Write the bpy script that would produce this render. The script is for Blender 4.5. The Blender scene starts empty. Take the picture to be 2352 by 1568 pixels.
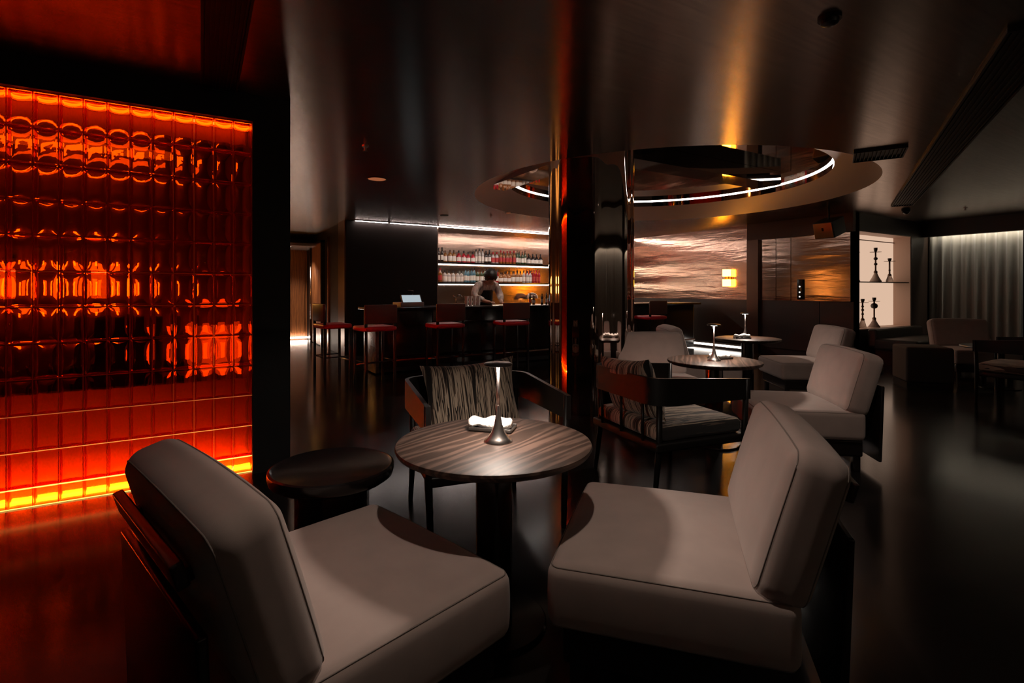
import bpy, math, random
from mathutils import Vector, Matrix, Euler

random.seed(7)
D = bpy.data
scene = bpy.context.scene
COL = scene.collection
PI = math.pi

# ------------------------------------------------------------------ camera
# World axes follow the room: u = along the glass-block wall, v = towards the bar. The camera looks diagonally.
YAW = math.radians(31.0)
CY, SY = math.cos(YAW), math.sin(YAW)
CAM_H = 1.2
cam_d = D.cameras.new('camera')
cam_d.sensor_width = 36.0
cam_d.lens = 1190.0 / 2352.0 * 36.0
cam_d.shift_y = -117.0 / 2352.0
cam_d.clip_start = 0.02
cam = D.objects.new('camera', cam_d)
cam.location = (0, 0, CAM_H)
cam.rotation_euler = (PI / 2, 0, -YAW)
COL.objects.link(cam)
scene.camera = cam

# ------------------------------------------------------------------ world, view, sampling
world = D.worlds.new('world')
scene.world = world
world.use_nodes = True
world.node_tree.nodes['Background'].inputs[0].default_value = (0.9, 0.6, 0.5, 1)
world.node_tree.nodes['Background'].inputs[1].default_value = 0.0
vs = scene.view_settings
vs.view_transform = 'Standard'
vs.look = 'None'
vs.exposure = 0.0
vs.gamma = 1.0
vs.use_curve_mapping = False
cy = scene.cycles
cy.use_denoising = True
cy.max_bounces = 12
cy.diffuse_bounces = 4
cy.glossy_bounces = 5
cy.transmission_bounces = 10
cy.transparent_max_bounces = 12
cy.sample_clamp_indirect = 6.0
cy.caustics_reflective = True
cy.caustics_refractive = True
cy.blur_glossy = 0.6

H_C = 2.48          # ceiling height


def cf(X, Y, z=0.0):
    """room coordinates of a point X metres right of and Y metres ahead of where the photographer stood"""
    return (CY * X + SY * Y, -SY * X + CY * Y, z)


def heading(fx, fy):
    """z rotation that turns a thing's own +y towards that direction"""
    w = cf(fx, fy)
    return math.atan2(-w[0], w[1])


# ------------------------------------------------------------------ materials
def _nt(name):
    m = D.materials.new(name)
    m.use_nodes = True
    nt = m.node_tree
    return m, nt, nt.nodes, nt.links, nt.nodes['Principled BSDF']


def mat(name, col, rough=0.5, metal=0.0, spec=0.5, bump=0.0, bscale=60.0, bstretch=(1, 1, 1), vary=0.0, vscale=4.0,
        vstretch=(1, 1, 1), sheen=0.0, coat=0.0, roughvar=0.0, bdist=0.01):
    m, nt, N, L, b = _nt(name)
    b.inputs['Base Color'].default_value = (*col, 1)
    b.inputs['Roughness'].default_value = rough
    b.inputs['Metallic'].default_value = metal
    b.inputs['Specular IOR Level'].default_value = spec
    if sheen:
        b.inputs['Sheen Weight'].default_value = sheen
        b.inputs['Sheen Roughness'].default_value = 0.6
    if coat:
        b.inputs['Coat Weight'].default_value = coat
        b.inputs['Coat Roughness'].default_value = 0.06
    tc = N.new('ShaderNodeTexCoord')
    if vary or roughvar:
        mp = N.new('ShaderNodeMapping'); mp.inputs['Scale'].default_value = vstretch
        nz = N.new('ShaderNodeTexNoise'); nz.inputs['Scale'].default_value = vscale; nz.inputs['Detail'].default_value = 5
        L.new(tc.outputs['Object'], mp.inputs['Vector']); L.new(mp.outputs[0], nz.inputs['Vector'])
        if vary:
            rp = N.new('ShaderNodeValToRGB')
            rp.color_ramp.elements[0].position = 0.3; rp.color_ramp.elements[1].position = 0.7
            rp.color_ramp.elements[0].color = (*[c * (1 - vary) for c in col], 1)
            rp.color_ramp.elements[1].color = (*[min(1, c * (1 + vary)) for c in col], 1)
            L.new(nz.outputs['Fac'], rp.inputs['Fac']); L.new(rp.outputs['Color'], b.inputs['Base Color'])
        if roughvar:
            mr = N.new('ShaderNodeMapRange')
            mr.inputs[3].default_value = max(0.0, rough - roughvar); mr.inputs[4].default_value = rough + roughvar
            L.new(nz.outputs['Fac'], mr.inputs[0]); L.new(mr.outputs[0], b.inputs['Roughness'])
    if bump:
        mp2 = N.new('ShaderNodeMapping'); mp2.inputs['Scale'].default_value = bstretch
        n2 = N.new('ShaderNodeTexNoise'); n2.inputs['Scale'].default_value = bscale; n2.inputs['Detail'].default_value = 3
        bp = N.new('ShaderNodeBump'); bp.inputs['Strength'].default_value = bump; bp.inputs['Distance'].default_value = bdist
        L.new(tc.outputs['Object'], mp2.inputs['Vector']); L.new(mp2.outputs[0], n2.inputs['Vector'])
        L.new(n2.outputs['Fac'], bp.inputs['Height']); L.new(bp.outputs[0], b.inputs['Normal'])
    return m


def emis(name, col, strength):
    m = D.materials.new(name); m.use_nodes = True
    nt = m.node_tree
    nt.nodes.remove(nt.nodes['Principled BSDF'])
    e = nt.nodes.new('ShaderNodeEmission')
    e.inputs[0].default_value = (*col, 1); e.inputs[1].default_value = strength
    nt.links.new(e.outputs[0], nt.nodes['Material Output'].inputs[0])
    return m


def wood(name, dark, light, rough=0.38, scale=5.0, axis='X', coat=0.0):
    m, nt, N, L, b = _nt(name)
    tc = N.new('ShaderNodeTexCoord'); mp = N.new('ShaderNodeMapping')
    mp.inputs['Scale'].default_value = {'X': (0.7, 5, 5), 'Y': (5, 0.7, 5), 'Z': (5, 5, 0.5)}[axis]
    w = N.new('ShaderNodeTexWave'); w.wave_type = 'BANDS'
    w.bands_direction = {'X': 'Y', 'Y': 'X', 'Z': 'X'}[axis]
    w.inputs['Scale'].default_value = scale; w.inputs['Distortion'].default_value = 9
    w.inputs['Detail'].default_value = 4; w.inputs['Detail Scale'].default_value = 1.3
    rp = N.new('ShaderNodeValToRGB')
    rp.color_ramp.elements[0].color = (*dark, 1); rp.color_ramp.elements[1].color = (*light, 1)
    rp.color_ramp.elements[0].position = 0.25; rp.color_ramp.elements[1].position = 0.95
    bp = N.new('ShaderNodeBump'); bp.inputs['Strength'].default_value = 0.12; bp.inputs['Distance'].default_value = 0.002
    L.new(tc.outputs['Object'], mp.inputs['Vector']); L.new(mp.outputs[0], w.inputs['Vector'])
    L.new(w.outputs['Fac'], rp.inputs['Fac']); L.new(rp.outputs[0], b.inputs['Base Color'])
    L.new(w.outputs['Fac'], bp.inputs['Height']); L.new(bp.outputs[0], b.inputs['Normal'])
    b.inputs['Roughness'].default_value = rough
    b.inputs['Coat Weight'].default_value = coat
    return m


def striped(name, axis=0, scale=26.0):
    m, nt, N, L, b = _nt(name)
    tc = N.new('ShaderNodeTexCoord'); mp = N.new('ShaderNodeMapping')
    st = [0.9, 0.9, 0.9]; st[axis] = scale
    mp.inputs['Scale'].default_value = st
    nz = N.new('ShaderNodeTexNoise'); nz.inputs['Scale'].default_value = 1.6; nz.inputs['Detail'].default_value = 2.5
    nz.inputs['Roughness'].default_value = 0.6
    rp = N.new('ShaderNodeValToRGB'); cr = rp.color_ramp; cr.interpolation = 'CONSTANT'
    cr.elements[0].color = (0.012, 0.009, 0.008, 1); cr.elements[0].position = 0.0
    cr.elements[1].color = (0.10, 0.065, 0.045, 1); cr.elements[1].position = 0.42
    for p, c in ((0.46, (0.55, 0.43, 0.32)), (0.53, (0.02, 0.014, 0.012)), (0.57, (0.50, 0.39, 0.29)), (0.64, (0.05, 0.03, 0.025))):
        e = cr.elements.new(p); e.color = (*c, 1)
    bp = N.new('ShaderNodeBump'); bp.inputs['Strength'].default_value = 0.5; bp.inputs['Distance'].default_value = 0.006
    L.new(tc.outputs['Object'], mp.inputs['Vector']); L.new(mp.outputs[0], nz.inputs['Vector'])
    L.new(nz.outputs['Fac'], rp.inputs['Fac']); L.new(rp.outputs[0], b.inputs['Base Color'])
    L.new(nz.outputs['Fac'], bp.inputs['Height']); L.new(bp.outputs[0], b.inputs['Normal'])
    b.inputs['Roughness'].default_value = 0.85
    b.inputs['Sheen Weight'].default_value = 0.2
    return m


def tinted_glass(name, col, clear=0.35, ior=1.45, rough=0.0, bump=0.0):
    """coloured glass: refracting body, part of the light passing straight through"""
    m = D.materials.new(name); m.use_nodes = True
    nt = m.node_tree; N, L = nt.nodes, nt.links
    N.remove(N['Principled BSDF'])
    g = N.new('ShaderNodeBsdfGlass'); g.inputs['Color'].default_value = (*col, 1)
    g.inputs['Roughness'].default_value = rough; g.inputs['IOR'].default_value = ior
    t = N.new('ShaderNodeBsdfTransparent'); t.inputs['Color'].default_value = (*col, 1)
    mx = N.new('ShaderNodeMixShader'); mx.inputs[0].default_value = clear
    L.new(g.outputs[0], mx.inputs[1]); L.new(t.outputs[0], mx.inputs[2])
    L.new(mx.outputs[0], N['Material Output'].inputs[0])
    if bump:
        tc = N.new('ShaderNodeTexCoord')
        oi = N.new('ShaderNodeObjectInfo')
        ad = N.new('ShaderNodeVectorMath'); ad.operation = 'ADD'
        n2 = N.new('ShaderNodeTexNoise'); n2.inputs['Scale'].default_value = 16; n2.inputs['Detail'].default_value = 1.5
        bp = N.new('ShaderNodeBump'); bp.inputs['Strength'].default_value = bump; bp.inputs['Distance'].default_value = 0.01
        sc_ = N.new('ShaderNodeVectorMath'); sc_.operation = 'SCALE'; sc_.inputs['Scale'].default_value = 3.0
        L.new(oi.outputs['Location'], sc_.inputs[0])
        L.new(tc.outputs['Object'], ad.inputs[0]); L.new(sc_.outputs[0], ad.inputs[1])
        L.new(ad.outputs[0], n2.inputs['Vector']); L.new(n2.outputs['Fac'], bp.inputs['Height'])
        L.new(bp.outputs[0], g.inputs['Normal'])
    return m


def translucent(name, col, amount=0.6):
    m = D.materials.new(name); m.use_nodes = True
    nt = m.node_tree; N, L = nt.nodes, nt.links
    N.remove(N['Principled BSDF'])
    a = N.new('ShaderNodeBsdfDiffuse'); a.inputs[0].default_value = (*col, 1)
    t = N.new('ShaderNodeBsdfTranslucent'); t.inputs[0].default_value = (*col, 1)
    mx = N.new('ShaderNodeMixShader'); mx.inputs[0].default_value = amount
    L.new(a.outputs[0], mx.inputs[1]); L.new(t.outputs[0], mx.inputs[2])
    L.new(mx.outputs[0], N['Material Output'].inputs[0])
    return m


M = {}
M['floor'] = mat('dark_polished_floor', (0.014, 0.011, 0.010), 0.165, 0.0, 0.42, vary=0.25, vscale=1.2, roughvar=0.03,
                 bump=0.05, bscale=2.0, bstretch=(1, 1, 1), bdist=0.004)
M['ceiling'] = mat('brushed_bronze_ceiling', (0.54, 0.45, 0.40), 0.26, 1.0, 0.5, bump=0.03, bscale=14.0, bstretch=(0.6, 7.0, 1),
                   vary=0.14, vscale=6.0, vstretch=(0.4, 8, 1), bdist=0.003)
_b = M['ceiling'].node_tree.nodes['Principled BSDF']
_b.inputs['Anisotropic'].default_value = 0.8
_tg = M['ceiling'].node_tree.nodes.new('ShaderNodeCombineXYZ')   # sheen runs across the brushing direction
_tg.inputs[0].default_value, _tg.inputs[1].default_value = 0.515, 0.857
M['ceiling'].node_tree.links.new(_tg.outputs[0], _b.inputs['Tangent'])
M['ceiling_dark'] = mat('dark_painted_ceiling', (0.02, 0.017, 0.015), 0.6)
M['cone'] = mat('satin_bronze_cone', (0.72, 0.58, 0.50), 0.45, 0.35)
M['mirror'] = mat('mirror_steel', (0.62, 0.56, 0.52), 0.03, 1.0, bump=0.03, bscale=3.0, bdist=0.01)
M['column'] = mat('mirror_black_steel', (0.55, 0.47, 0.43), 0.035, 1.0, bump=0.04, bscale=5.0, bstretch=(1, 1, 0.12), bdist=0.01)
M['metal_wall'] = mat('wavy_copper_steel', (0.52, 0.36, 0.28), 0.16, 1.0, bump=0.22, bscale=1.0, bstretch=(0.9, 0.9, 7.0), bdist=0.03)
M['metal_back'] = mat('brushed_copper_steel', (0.50, 0.34, 0.27), 0.22, 1.0, bump=0.2, bscale=1.0, bstretch=(1, 1, 8), bdist=0.02)
M['black'] = mat('black_lacquer', (0.010, 0.008, 0.008), 0.18, 0.0, 0.5)
M['satin'] = mat('black_satin_wood', (0.010, 0.008, 0.007), 0.42, 0.0, 0.28)
M['blackmatt'] = mat('black_matt_paint', (0.012, 0.010, 0.010), 0.55)
M['dark_wall'] = mat('dark_brown_panel', (0.030, 0.018, 0.013), 0.45, vary=0.2, vscale=3, vstretch=(1, 1, 0.2))
M['bronze_dark'] = mat('dark_brown_bronze', (0.05, 0.024, 0.014), 0.4, 0.6)
M['bar_panel'] = mat('black_brown_panel', (0.009, 0.005, 0.004), 0.5, 0, 0.25)
M['bronze'] = mat('dark_bronze_metal', (0.12, 0.07, 0.05), 0.35, 0.8)
M['copper'] = mat('copper_trim', (0.55, 0.26, 0.16), 0.22, 1.0)
M['wood_wall'] = wood('orange_wood_veneer', (0.16, 0.055, 0.018), (0.30, 0.11, 0.035), 0.4, 2.0, 'Z')
M['wood_top'] = wood('dark_walnut_top', (0.030, 0.017, 0.012), (0.085, 0.050, 0.037), 0.52, 1.5, 'X')
M['wood_top'].node_tree.nodes['Principled BSDF'].inputs['Specular IOR Level'].default_value = 0.3
M['wood_top'].node_tree.nodes['Wave Texture'].inputs['Distortion'].default_value = 16
M['wood_dark'] = wood('dark_stained_wood', (0.018, 0.010, 0.008), (0.045, 0.024, 0.017), 0.35, 4.0, 'X')
M['fabric'] = mat('taupe_upholstery', (0.44, 0.335, 0.295), 0.9, 0, 0.2, bump=0.15, bscale=900, vary=0.06, vscale=9, sheen=0.25, bdist=0.001)
M['piping'] = mat('taupe_piping', (0.26, 0.21, 0.185), 0.9, 0, 0.2)
M['stripe'] = striped('striped_chenille', 0, 27)
M['red_seat'] = mat('red_leather', (0.60, 0.02, 0.04), 0.4)
M['frame'] = mat('black_wood_frame', (0.014, 0.009, 0.008), 0.25)
M['steel'] = mat('brushed_steel', (0.55, 0.5, 0.47), 0.25, 1.0)
M['lamp_metal'] = mat('satin_nickel', (0.50, 0.44, 0.41), 0.28, 1.0)
M['cap_dark'] = mat('lamp_cap_dark', (0.03, 0.027, 0.026), 0.35, 0.7)
M['white_cloth'] = mat('white_towel', (0.85, 0.82, 0.78), 0.9, bump=0.4, bscale=120)
M['dish'] = mat('dark_dish', (0.03, 0.025, 0.022), 0.3)
M['curtain'] = mat('grey_curtain', (0.22, 0.20, 0.17), 0.8, sheen=0.3)
M['skin'] = mat('skin', (0.55, 0.33, 0.24), 0.5)
M['hair'] = mat('black_hair', (0.012, 0.009, 0.008), 0.5, bump=0.6, bscale=40)
M['shirt'] = mat('pale_shirt', (0.62, 0.52, 0.48), 0.8, vary=0.45, vscale=14, vstretch=(2.0, 2.0, 0.7))
M['apron'] = mat('black_apron', (0.015, 0.012, 0.012), 0.7)
M['red_glass'] = tinted_glass('amber_red_glass', (0.96, 0.235, 0.025), 0.25, 1.45, 0.0, 0.25)
M['red_glass_frost'] = tinted_glass('frosted_amber_glass', (0.96, 0.30, 0.05), 0.12, 1.45, 0.22, 0.4)
M['joint'] = translucent('red_resin_joint', (0.95, 0.30, 0.12))
_n = M['joint'].node_tree
_t = _n.nodes.new('ShaderNodeBsdfTransparent'); _t.inputs[0].default_value = (1.0, 0.5, 0.3, 1)
_m = _n.nodes.new('ShaderNodeMixShader'); _m.inputs[0].default_value = 0.5
_o = _n.nodes['Material Output']
_n.links.new(_o.inputs[0].links[0].from_socket, _m.inputs[1]); _n.links.new(_t.outputs[0], _m.inputs[2]); _n.links.new(_m.outputs[0], _o.inputs[0])
M['booth'] = mat('dark_red_plaster', (0.15, 0.06, 0.035), 0.8)
M['upstand'] = mat('white_reflector', (0.22, 0.12, 0.065), 0.8, vary=0.15, vscale=60)
M['led_warm'] = emis('warm_white_led', (1.0, 0.84, 0.70), 28.0)
M['led_bar'] = emis('bar_ceiling_led', (1.0, 0.85, 0.78), 34.0)
M['led_shelf'] = emis('shelf_led', (1.0, 0.82, 0.66), 25.0)
M['led_ring'] = emis('ring_led', (1.0, 0.93, 0.87), 12.0)
M['led_floor'] = emis('plinth_led', (1.0, 0.88, 0.78), 7.0)
M['led_amber'] = emis('amber_led', (1.0, 0.62, 0.30), 190.0)
M['led_amber_top'] = emis('amber_top_led', (1.0, 0.60, 0.28), 11.0)
M['seam_glow'] = emis('painted_amber_glow', (1.0, 0.36, 0.07), 1.1)
M['seam_glow_faint'] = emis('faint_painted_amber_glow', (1.0, 0.25, 0.06), 0.5)
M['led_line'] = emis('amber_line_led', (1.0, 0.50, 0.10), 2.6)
M['led_curtain'] = emis('curtain_led', (1.0, 0.92, 0.76), 52.0)
M['led_rear'] = emis('rear_curtain_led', (1.0, 0.90, 0.76), 36.0)
M['sconce'] = emis('sconce_glow', (1.0, 0.36, 0.015), 56.0)
M['sconce_dim'] = emis('corridor_sconce_glow', (1.0, 0.42, 0.08), 26.0)
M['booth_lamp'] = emis('booth_lamp_glow', (1.0, 0.66, 0.25), 11.0)
M['niche_glow'] = emis('niche_backlight', (1.0, 0.68, 0.49), 0.72)
M['lamp_glow'] = emis('table_lamp_glow', (1.0, 0.84, 0.72), 480.0)
M['down_glow'] = emis('downlight_glow', (1.0, 0.80, 0.62), 4.0)
M['dim_glow'] = emis('dim_downlight_glow', (1.0, 0.30, 0.12), 0.32)
M['screen'] = emis('till_screen', (0.75, 0.88, 0.95), 0.55)
M['glass_clear'] = tinted_glass('clear_glass', (0.95, 0.95, 0.95), 0.25)
M['grey_glass'] = tinted_glass('smoky_glass', (0.55, 0.5, 0.47), 0.4)
for nm, c in (('amber', (0.25, 0.09, 0.02)), ('green', (0.03, 0.06, 0.025)), ('dark', (0.02, 0.014, 0.012)), ('clear', (0.42, 0.38, 0.35)),
              ('red', (0.40, 0.02, 0.03)), ('blue', (0.10, 0.22, 0.28))):
    M['b_' + nm] = mat('bottle_' + nm, c, 0.08, 0, 0.6)
M['label'] = mat('cream_paper', (0.86, 0.80, 0.72), 0.7)
M['label_red'] = mat('red_paper', (0.5, 0.05, 0.05), 0.7)
M['speaker'] = mat('speaker_bronze', (0.60, 0.30, 0.10), 0.35, 0.7)


# ------------------------------------------------------------------ mesh helpers
class MB:
    def __init__(self):
        self.v, self.f = [], []

    def add(self, vs_, fs_, T=None):
        o = len(self.v)
        if T is not None:
            vs_ = [T @ Vector(p) for p in vs_]
        self.v += [tuple(p) for p in vs_]
        self.f += [tuple(i + o for i in f) for f in fs_]
        return self

    def box(self, c, s, T=None):
        x, y, z = c; a, b, h = s[0] / 2, s[1] / 2, s[2] / 2
        vs_ = [(x + i * a, y + j * b, z + k * h) for k in (-1, 1) for j in (-1, 1) for i in (-1, 1)]
        return self.add(vs_, [(0, 2, 3, 1), (4, 5, 7, 6), (0, 1, 5, 4), (2, 6, 7, 3), (0, 4, 6, 2), (1, 3, 7, 5)], T)

    def box2(self, lo, hi, T=None):
        return self.box([(a + b) / 2 for a, b in zip(lo, hi)], [b - a for a, b in zip(lo, hi)], T)

    def lathe(self, prof, n=24, c=(0, 0, 0), T=None, caps=True):
        vs_, fs_ = [], []
        m = len(prof)
        for i in range(n):
            a = 2 * PI * i / n
            for r, z in prof:
                vs_.append((c[0] + r * math.cos(a), c[1] + r * math.sin(a), c[2] + z))
        for i in range(n):
            j = (i + 1) % n
            for k in range(m - 1):
                fs_.append((i * m + k, j * m + k, j * m + k + 1, i * m + k + 1))
        if caps and prof[0][0] > 1e-6:
            fs_.append(tuple(i * m for i in reversed(range(n))))
        if caps and prof[-1][0] > 1e-6:
            fs_.append(tuple(i * m + m - 1 for i in range(n)))
        return self.add(vs_, fs_, T)

    def disc(self, r, z, n=32, r_in=0.0, c=(0, 0)):
        ring_ = [(c[0] + r * math.cos(2 * PI * i / n), c[1] + r * math.sin(2 * PI * i / n), z) for i in range(n)]
        if r_in <= 0:
            return self.add(ring_, [tuple(reversed(range(n)))])
        inn = [(c[0] + r_in * math.cos(2 * PI * i / n), c[1] + r_in * math.sin(2 * PI * i / n), z) for i in range(n)]
        return self.add(ring_ + inn, [(i, n + i, n + (i + 1) % n, (i + 1) % n) for i in range(n)])

    def tube(self, pts, r, n=8, closed=False, T=None):
        pts = [Vector(p) for p in pts]
        vs_, fs_ = [], []
        k = len(pts)
        up0 = Vector((0, 0, 1))
        for i, p in enumerate(pts):
            a = pts[(i - 1) % k] if (closed or i) else p
            b = pts[(i + 1) % k] if (closed or i < k - 1) else p
            t = (b - a).normalized()
            up = up0 if abs(t.dot(up0)) < 0.95 else Vector((1, 0, 0))
            s = t.cross(up).normalized(); w = s.cross(t).normalized()
            rr = r[i] if isinstance(r, (list, tuple)) else r
            for q in range(n):
                g = 2 * PI * q / n
                vs_.append(p + s * (math.cos(g) * rr) + w * (math.sin(g) * rr))
        for i in range(k if closed else k - 1):
            j = (i + 1) % k
            for q in range(n):
                q2 = (q + 1) % n
                fs_.append((i * n + q, i * n + q2, j * n + q2, j * n + q))
        if not closed:
            fs_.append(tuple(reversed(range(n)))); fs_.append(tuple((k - 1) * n + q for q in range(n)))
        return self.add(vs_, fs_, T)

    def rbox(self, c, s, r, n=3, mid=1, fn=None, T=None):
        """rounded box; mid = extra subdivisions of the flat parts; fn deforms local points"""
        h = [x / 2 for x in s]
        r = min(r, min(h) * 0.999)
        ax = []
        for a in h:
            e = [a - r + r * math.sin(PI / 2 * i / n) if False else a - r * (1 - i / n) for i in range(n + 1)]
            inner = [(-(a - r)) + 2 * (a - r) * i / (mid + 1) for i in range(1, mid + 1)]
            ax.append([-x for x in reversed(e)] + inner + e)
        idx, vs_, fs_ = {}, [], []

        def vert(p):
            key = tuple(round(x, 6) for x in p)
            if key not in idx:
                q = [max(-(a - r), min(a - r, x)) for x, a in zip(p, h)]
                d = Vector(p) - Vector(q)
                # equal-angle spread on the rounded edges
                d = Vector([math.tan(x / r * PI / 4) if r > 0 else 0 for x in d])
                nrm = d.normalized() * r if d.length > 1e-9 else Vector((0, 0, 0))
                w = Vector(q) + nrm
                if fn:
                    w = fn(w)
                idx[key] = len(vs_)
                vs_.append((w[0] + c[0], w[1] + c[1], w[2] + c[2]))
            return idx[key]
        for d in range(3):
            a1, a2 = (d + 1) % 3, (d + 2) % 3
            for sgn in (-1, 1):
                for i in range(len(ax[a1]) - 1):
                    for j in range(len(ax[a2]) - 1):
                        q = []
                        for (ii, jj) in ((i, j), (i + 1, j), (i + 1, j + 1), (i, j + 1)):
                            p = [0, 0, 0]; p[d] = sgn * h[d]; p[a1] = ax[a1][ii]; p[a2] = ax[a2][jj]
                            q.append(vert(p))
                        fs_.append(tuple(q) if sgn > 0 else tuple(reversed(q)))
        return self.add(vs_, fs_, T)

    def mesh(self, name, material, smooth=False, autosmooth=False):
        me = D.meshes.new(name)
        me.from_pydata(self.v, [], self.f)
        me.validate()
        if material:
            me.materials.append(material)
        if smooth or autosmooth:
            me.polygons.foreach_set('use_smooth', [True] * len(me.polygons))
            if autosmooth:
                try:
                    me.set_sharp_from_angle(angle=math.radians(autosmooth if autosmooth is not True else 40))
                except Exception:
                    pass
        me.update()
        return me


def obj(name, mb, material=None, parent=None, smooth=False, auto=False, loc=None, rotz=None):
    me = mb if isinstance(mb, bpy.types.Mesh) else mb.mesh(name, material, smooth, auto)
    o = D.objects.new(name, me)
    COL.objects.link(o)
    if parent:
        o.parent = parent
    if loc:
        o.location = loc
    if rotz is not None:
        o.rotation_euler = (0, 0, rotz)
    return o


def tag(o, label, cat, group=None):
    o['label'] = label; o['category'] = cat
    if group:
        o['group'] = group
    return o


def thing(name, label, cat, loc=(0, 0, 0), rotz=0.0, group=None):
    o = D.objects.new(name, None)
    o.empty_display_size = 0.1
    COL.objects.link(o)
    o.location = loc; o.rotation_euler = (0, 0, rotz)
    return tag(o, label, cat, group)


def struct(name, mb, material=None, parent=None, **k):
    o = obj(name, mb, material, parent, **k)
    if parent is None:
        o['kind'] = 'structure'
    return o


def dup(root, loc, rotz, label, group=None):
    r = root.copy(); COL.objects.link(r)
    r.location = loc; r.rotation_euler = (0, 0, rotz); r['label'] = label
    if group:
        r['group'] = group
    for ch in list(root.children):
        c = ch.copy(); COL.objects.link(c); c.parent = r
        for g in list(ch.children):
            d = g.copy(); COL.objects.link(d); d.parent = c
    return r


def rrect(w, d, r, n=5, m=0):
    """rounded rectangle outline; m extra points on each straight side"""
    pts = []
    for cx, cy_, a0 in ((w / 2 - r, d / 2 - r, 0), (-w / 2 + r, d / 2 - r, 90), (-w / 2 + r, -d / 2 + r, 180), (w / 2 - r, -d / 2 + r, 270)):
        for i in range(n + 1):
            a = math.radians(a0 + 90 * i / n)
            pts.append((cx + r * math.cos(a), cy_ + r * math.sin(a)))
    if m:
        out, q = [], n + 1
        for side in range(4):
            out += pts[side * q:(side + 1) * q]
            a, b = pts[(side + 1) * q - 1], pts[((side + 1) * q) % len(pts)]
            out += [(a[0] + (b[0] - a[0]) * i / (m + 1), a[1] + (b[1] - a[1]) * i / (m + 1)) for i in range(1, m + 1)]
        return out
    return pts


# ================================================================== THE SETTING
UW = 9.21       # u of the copper wall
VN = 4.38       # v of the wall with the lit niche
UC = 12.04      # u behind the curtain
VB = 10.61      # v of the back bar wall
VP = 9.59       # v of the dark panel beside the back bar
VG = 3.87       # v of the glass block wall
RC = cf(1.98, 7.04)   # centre of the round ceiling recess
R0, R1 = 2.485, 2.04
ZM = 2.755      # height of the mirror in the recess

struct('floor', MB().box2((-6, -4, -0.1), (13, 14.2, 0.0)), M['floor'])

# ceiling sheet with the round opening
NSEG = 128
lo_u, hi_u, lo_v, hi_v = -6.0, 13.0, -4.0, 14.2
angs = [2 * PI * i / NSEG for i in range(NSEG)] + [math.atan2(b - RC[1], a - RC[0]) % (2 * PI) for a in (lo_u, hi_u) for b in (lo_v, hi_v)]
angs = sorted(angs)
mb = MB(); vs_, fs_ = [], []
for a in angs:
    dx, dy = math.cos(a), math.sin(a)
    t = min([((hi_u if dx > 0 else lo_u) - RC[0]) / dx if abs(dx) > 1e-9 else 1e9, ((hi_v if dy > 0 else lo_v) - RC[1]) / dy if abs(dy) > 1e-9 else 1e9])
    vs_ += [(RC[0] + R0 * dx, RC[1] + R0 * dy, H_C), (RC[0] + t * dx, RC[1] + t * dy, H_C)]
n = len(angs)
for i in range(n):
    j = (i + 1) % n
    fs_.append((2 * i, 2 * j, 2 * j + 1, 2 * i + 1))
ceiling = struct('ceiling', MB().add(vs_, fs_), M['ceiling'])


def ring(prof, nn=NSEG):
    v, f = [], []
    m = len(prof)
    for i in range(nn):
        a = 2 * PI * i / nn
        for r, z in prof:
            v.append((RC[0] + r * math.cos(a), RC[1] + r * math.sin(a), z))
    for i in range(nn):
        j = (i + 1) % nn
        for k in range(m - 1):
            f.append((i * m + k, j * m + k, j * m + k + 1, i * m + k + 1))
    return MB().add(v, f)


obj('recess_cone', ring([(R0, H_C), (R1, 2.665)]), M['cone'], ceiling, smooth=True)
obj('mirror_band', ring([(R1, 2.665), (R1, ZM)]), M['mirror'], ceiling, smooth=True)
obj('mirror_panel', MB().disc(R1, ZM, NSEG, 0, RC), M['mirror'], ceiling)
obj('light_strip', ring([(R1 - 0.003, 2.741), (R1 - 0.012, 2.743), (R1 - 0.012, 2.7535)]), M['led_ring'], ceiling)
struct('ceiling_void', MB().box2((lo_u, lo_v, 2.80), (hi_u, hi_v, 2.85)), M['ceiling_dark'])

# mirror-clad column, wavy in plan, and the two mirror-clad beams it carries
CC = cf(0.814, 5.35)
prof = []
for i in range(288):
    a = 2 * PI * i / 288
    r = 0.432 + 0.010 * math.cos(9 * a + 0.6) + 0.006 * math.cos(4 * a)
    prof.append((CC[0] + r * math.cos(a), CC[1] + r * math.sin(a)))
vs_ = [(x, y, z) for z in (0.0, 1.3, ZM - 0.002) for x, y in prof]
fs_ = [(k * 288 + i, k * 288 + (i + 1) % 288, (k + 1) * 288 + (i + 1) % 288, (k + 1) * 288 + i) for k in (0, 1) for i in range(288)]
struct('column', MB().add(vs_, fs_), M['column'], smooth=True)
struct('beam_1', MB().box2((CC[0] + 0.2, CC[1] - 0.17, 2.585), (CC[0] + 3.05, CC[1] + 0.17, ZM - 0.002)), M['mirror'])
struct('beam_2', MB().box2((CC[0] - 0.17, CC[1] + 0.2, 2.585), (CC[0] + 0.17, CC[1] + 2.05, ZM - 0.002)), M['mirror'])

# outer shell
wrear = struct('wall_rear', MB().box2((-6, -4.1, 0), (13, -4.0, H_C)), M['dark_wall'])


def pleats(length, z1=2.40, pitch=0.155, ph=0.0):
    v, f = [], []
    nn, nz = int(length * 60), 6
    for a in range(nn + 1):
        t = length * a / nn
        off = 0.045 * math.sin(t * 2 * PI / pitch + 0.8 * math.sin(t * 5 + ph)) + 0.012 * math.sin(t * 2 * PI / 0.071 + ph)
        for b in range(nz + 1):
            v.append((t, off * (1.0 - 0.35 * (b / nz) ** 2), 0.02 + (z1 - 0.02) * b / nz))
    for a in range(nn):
        for b in range(nz):
            q = a * (nz + 1) + b
            f.append((q, q + nz + 1, q + nz + 2, q + 1))
    return MB().add(v, f)


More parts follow.
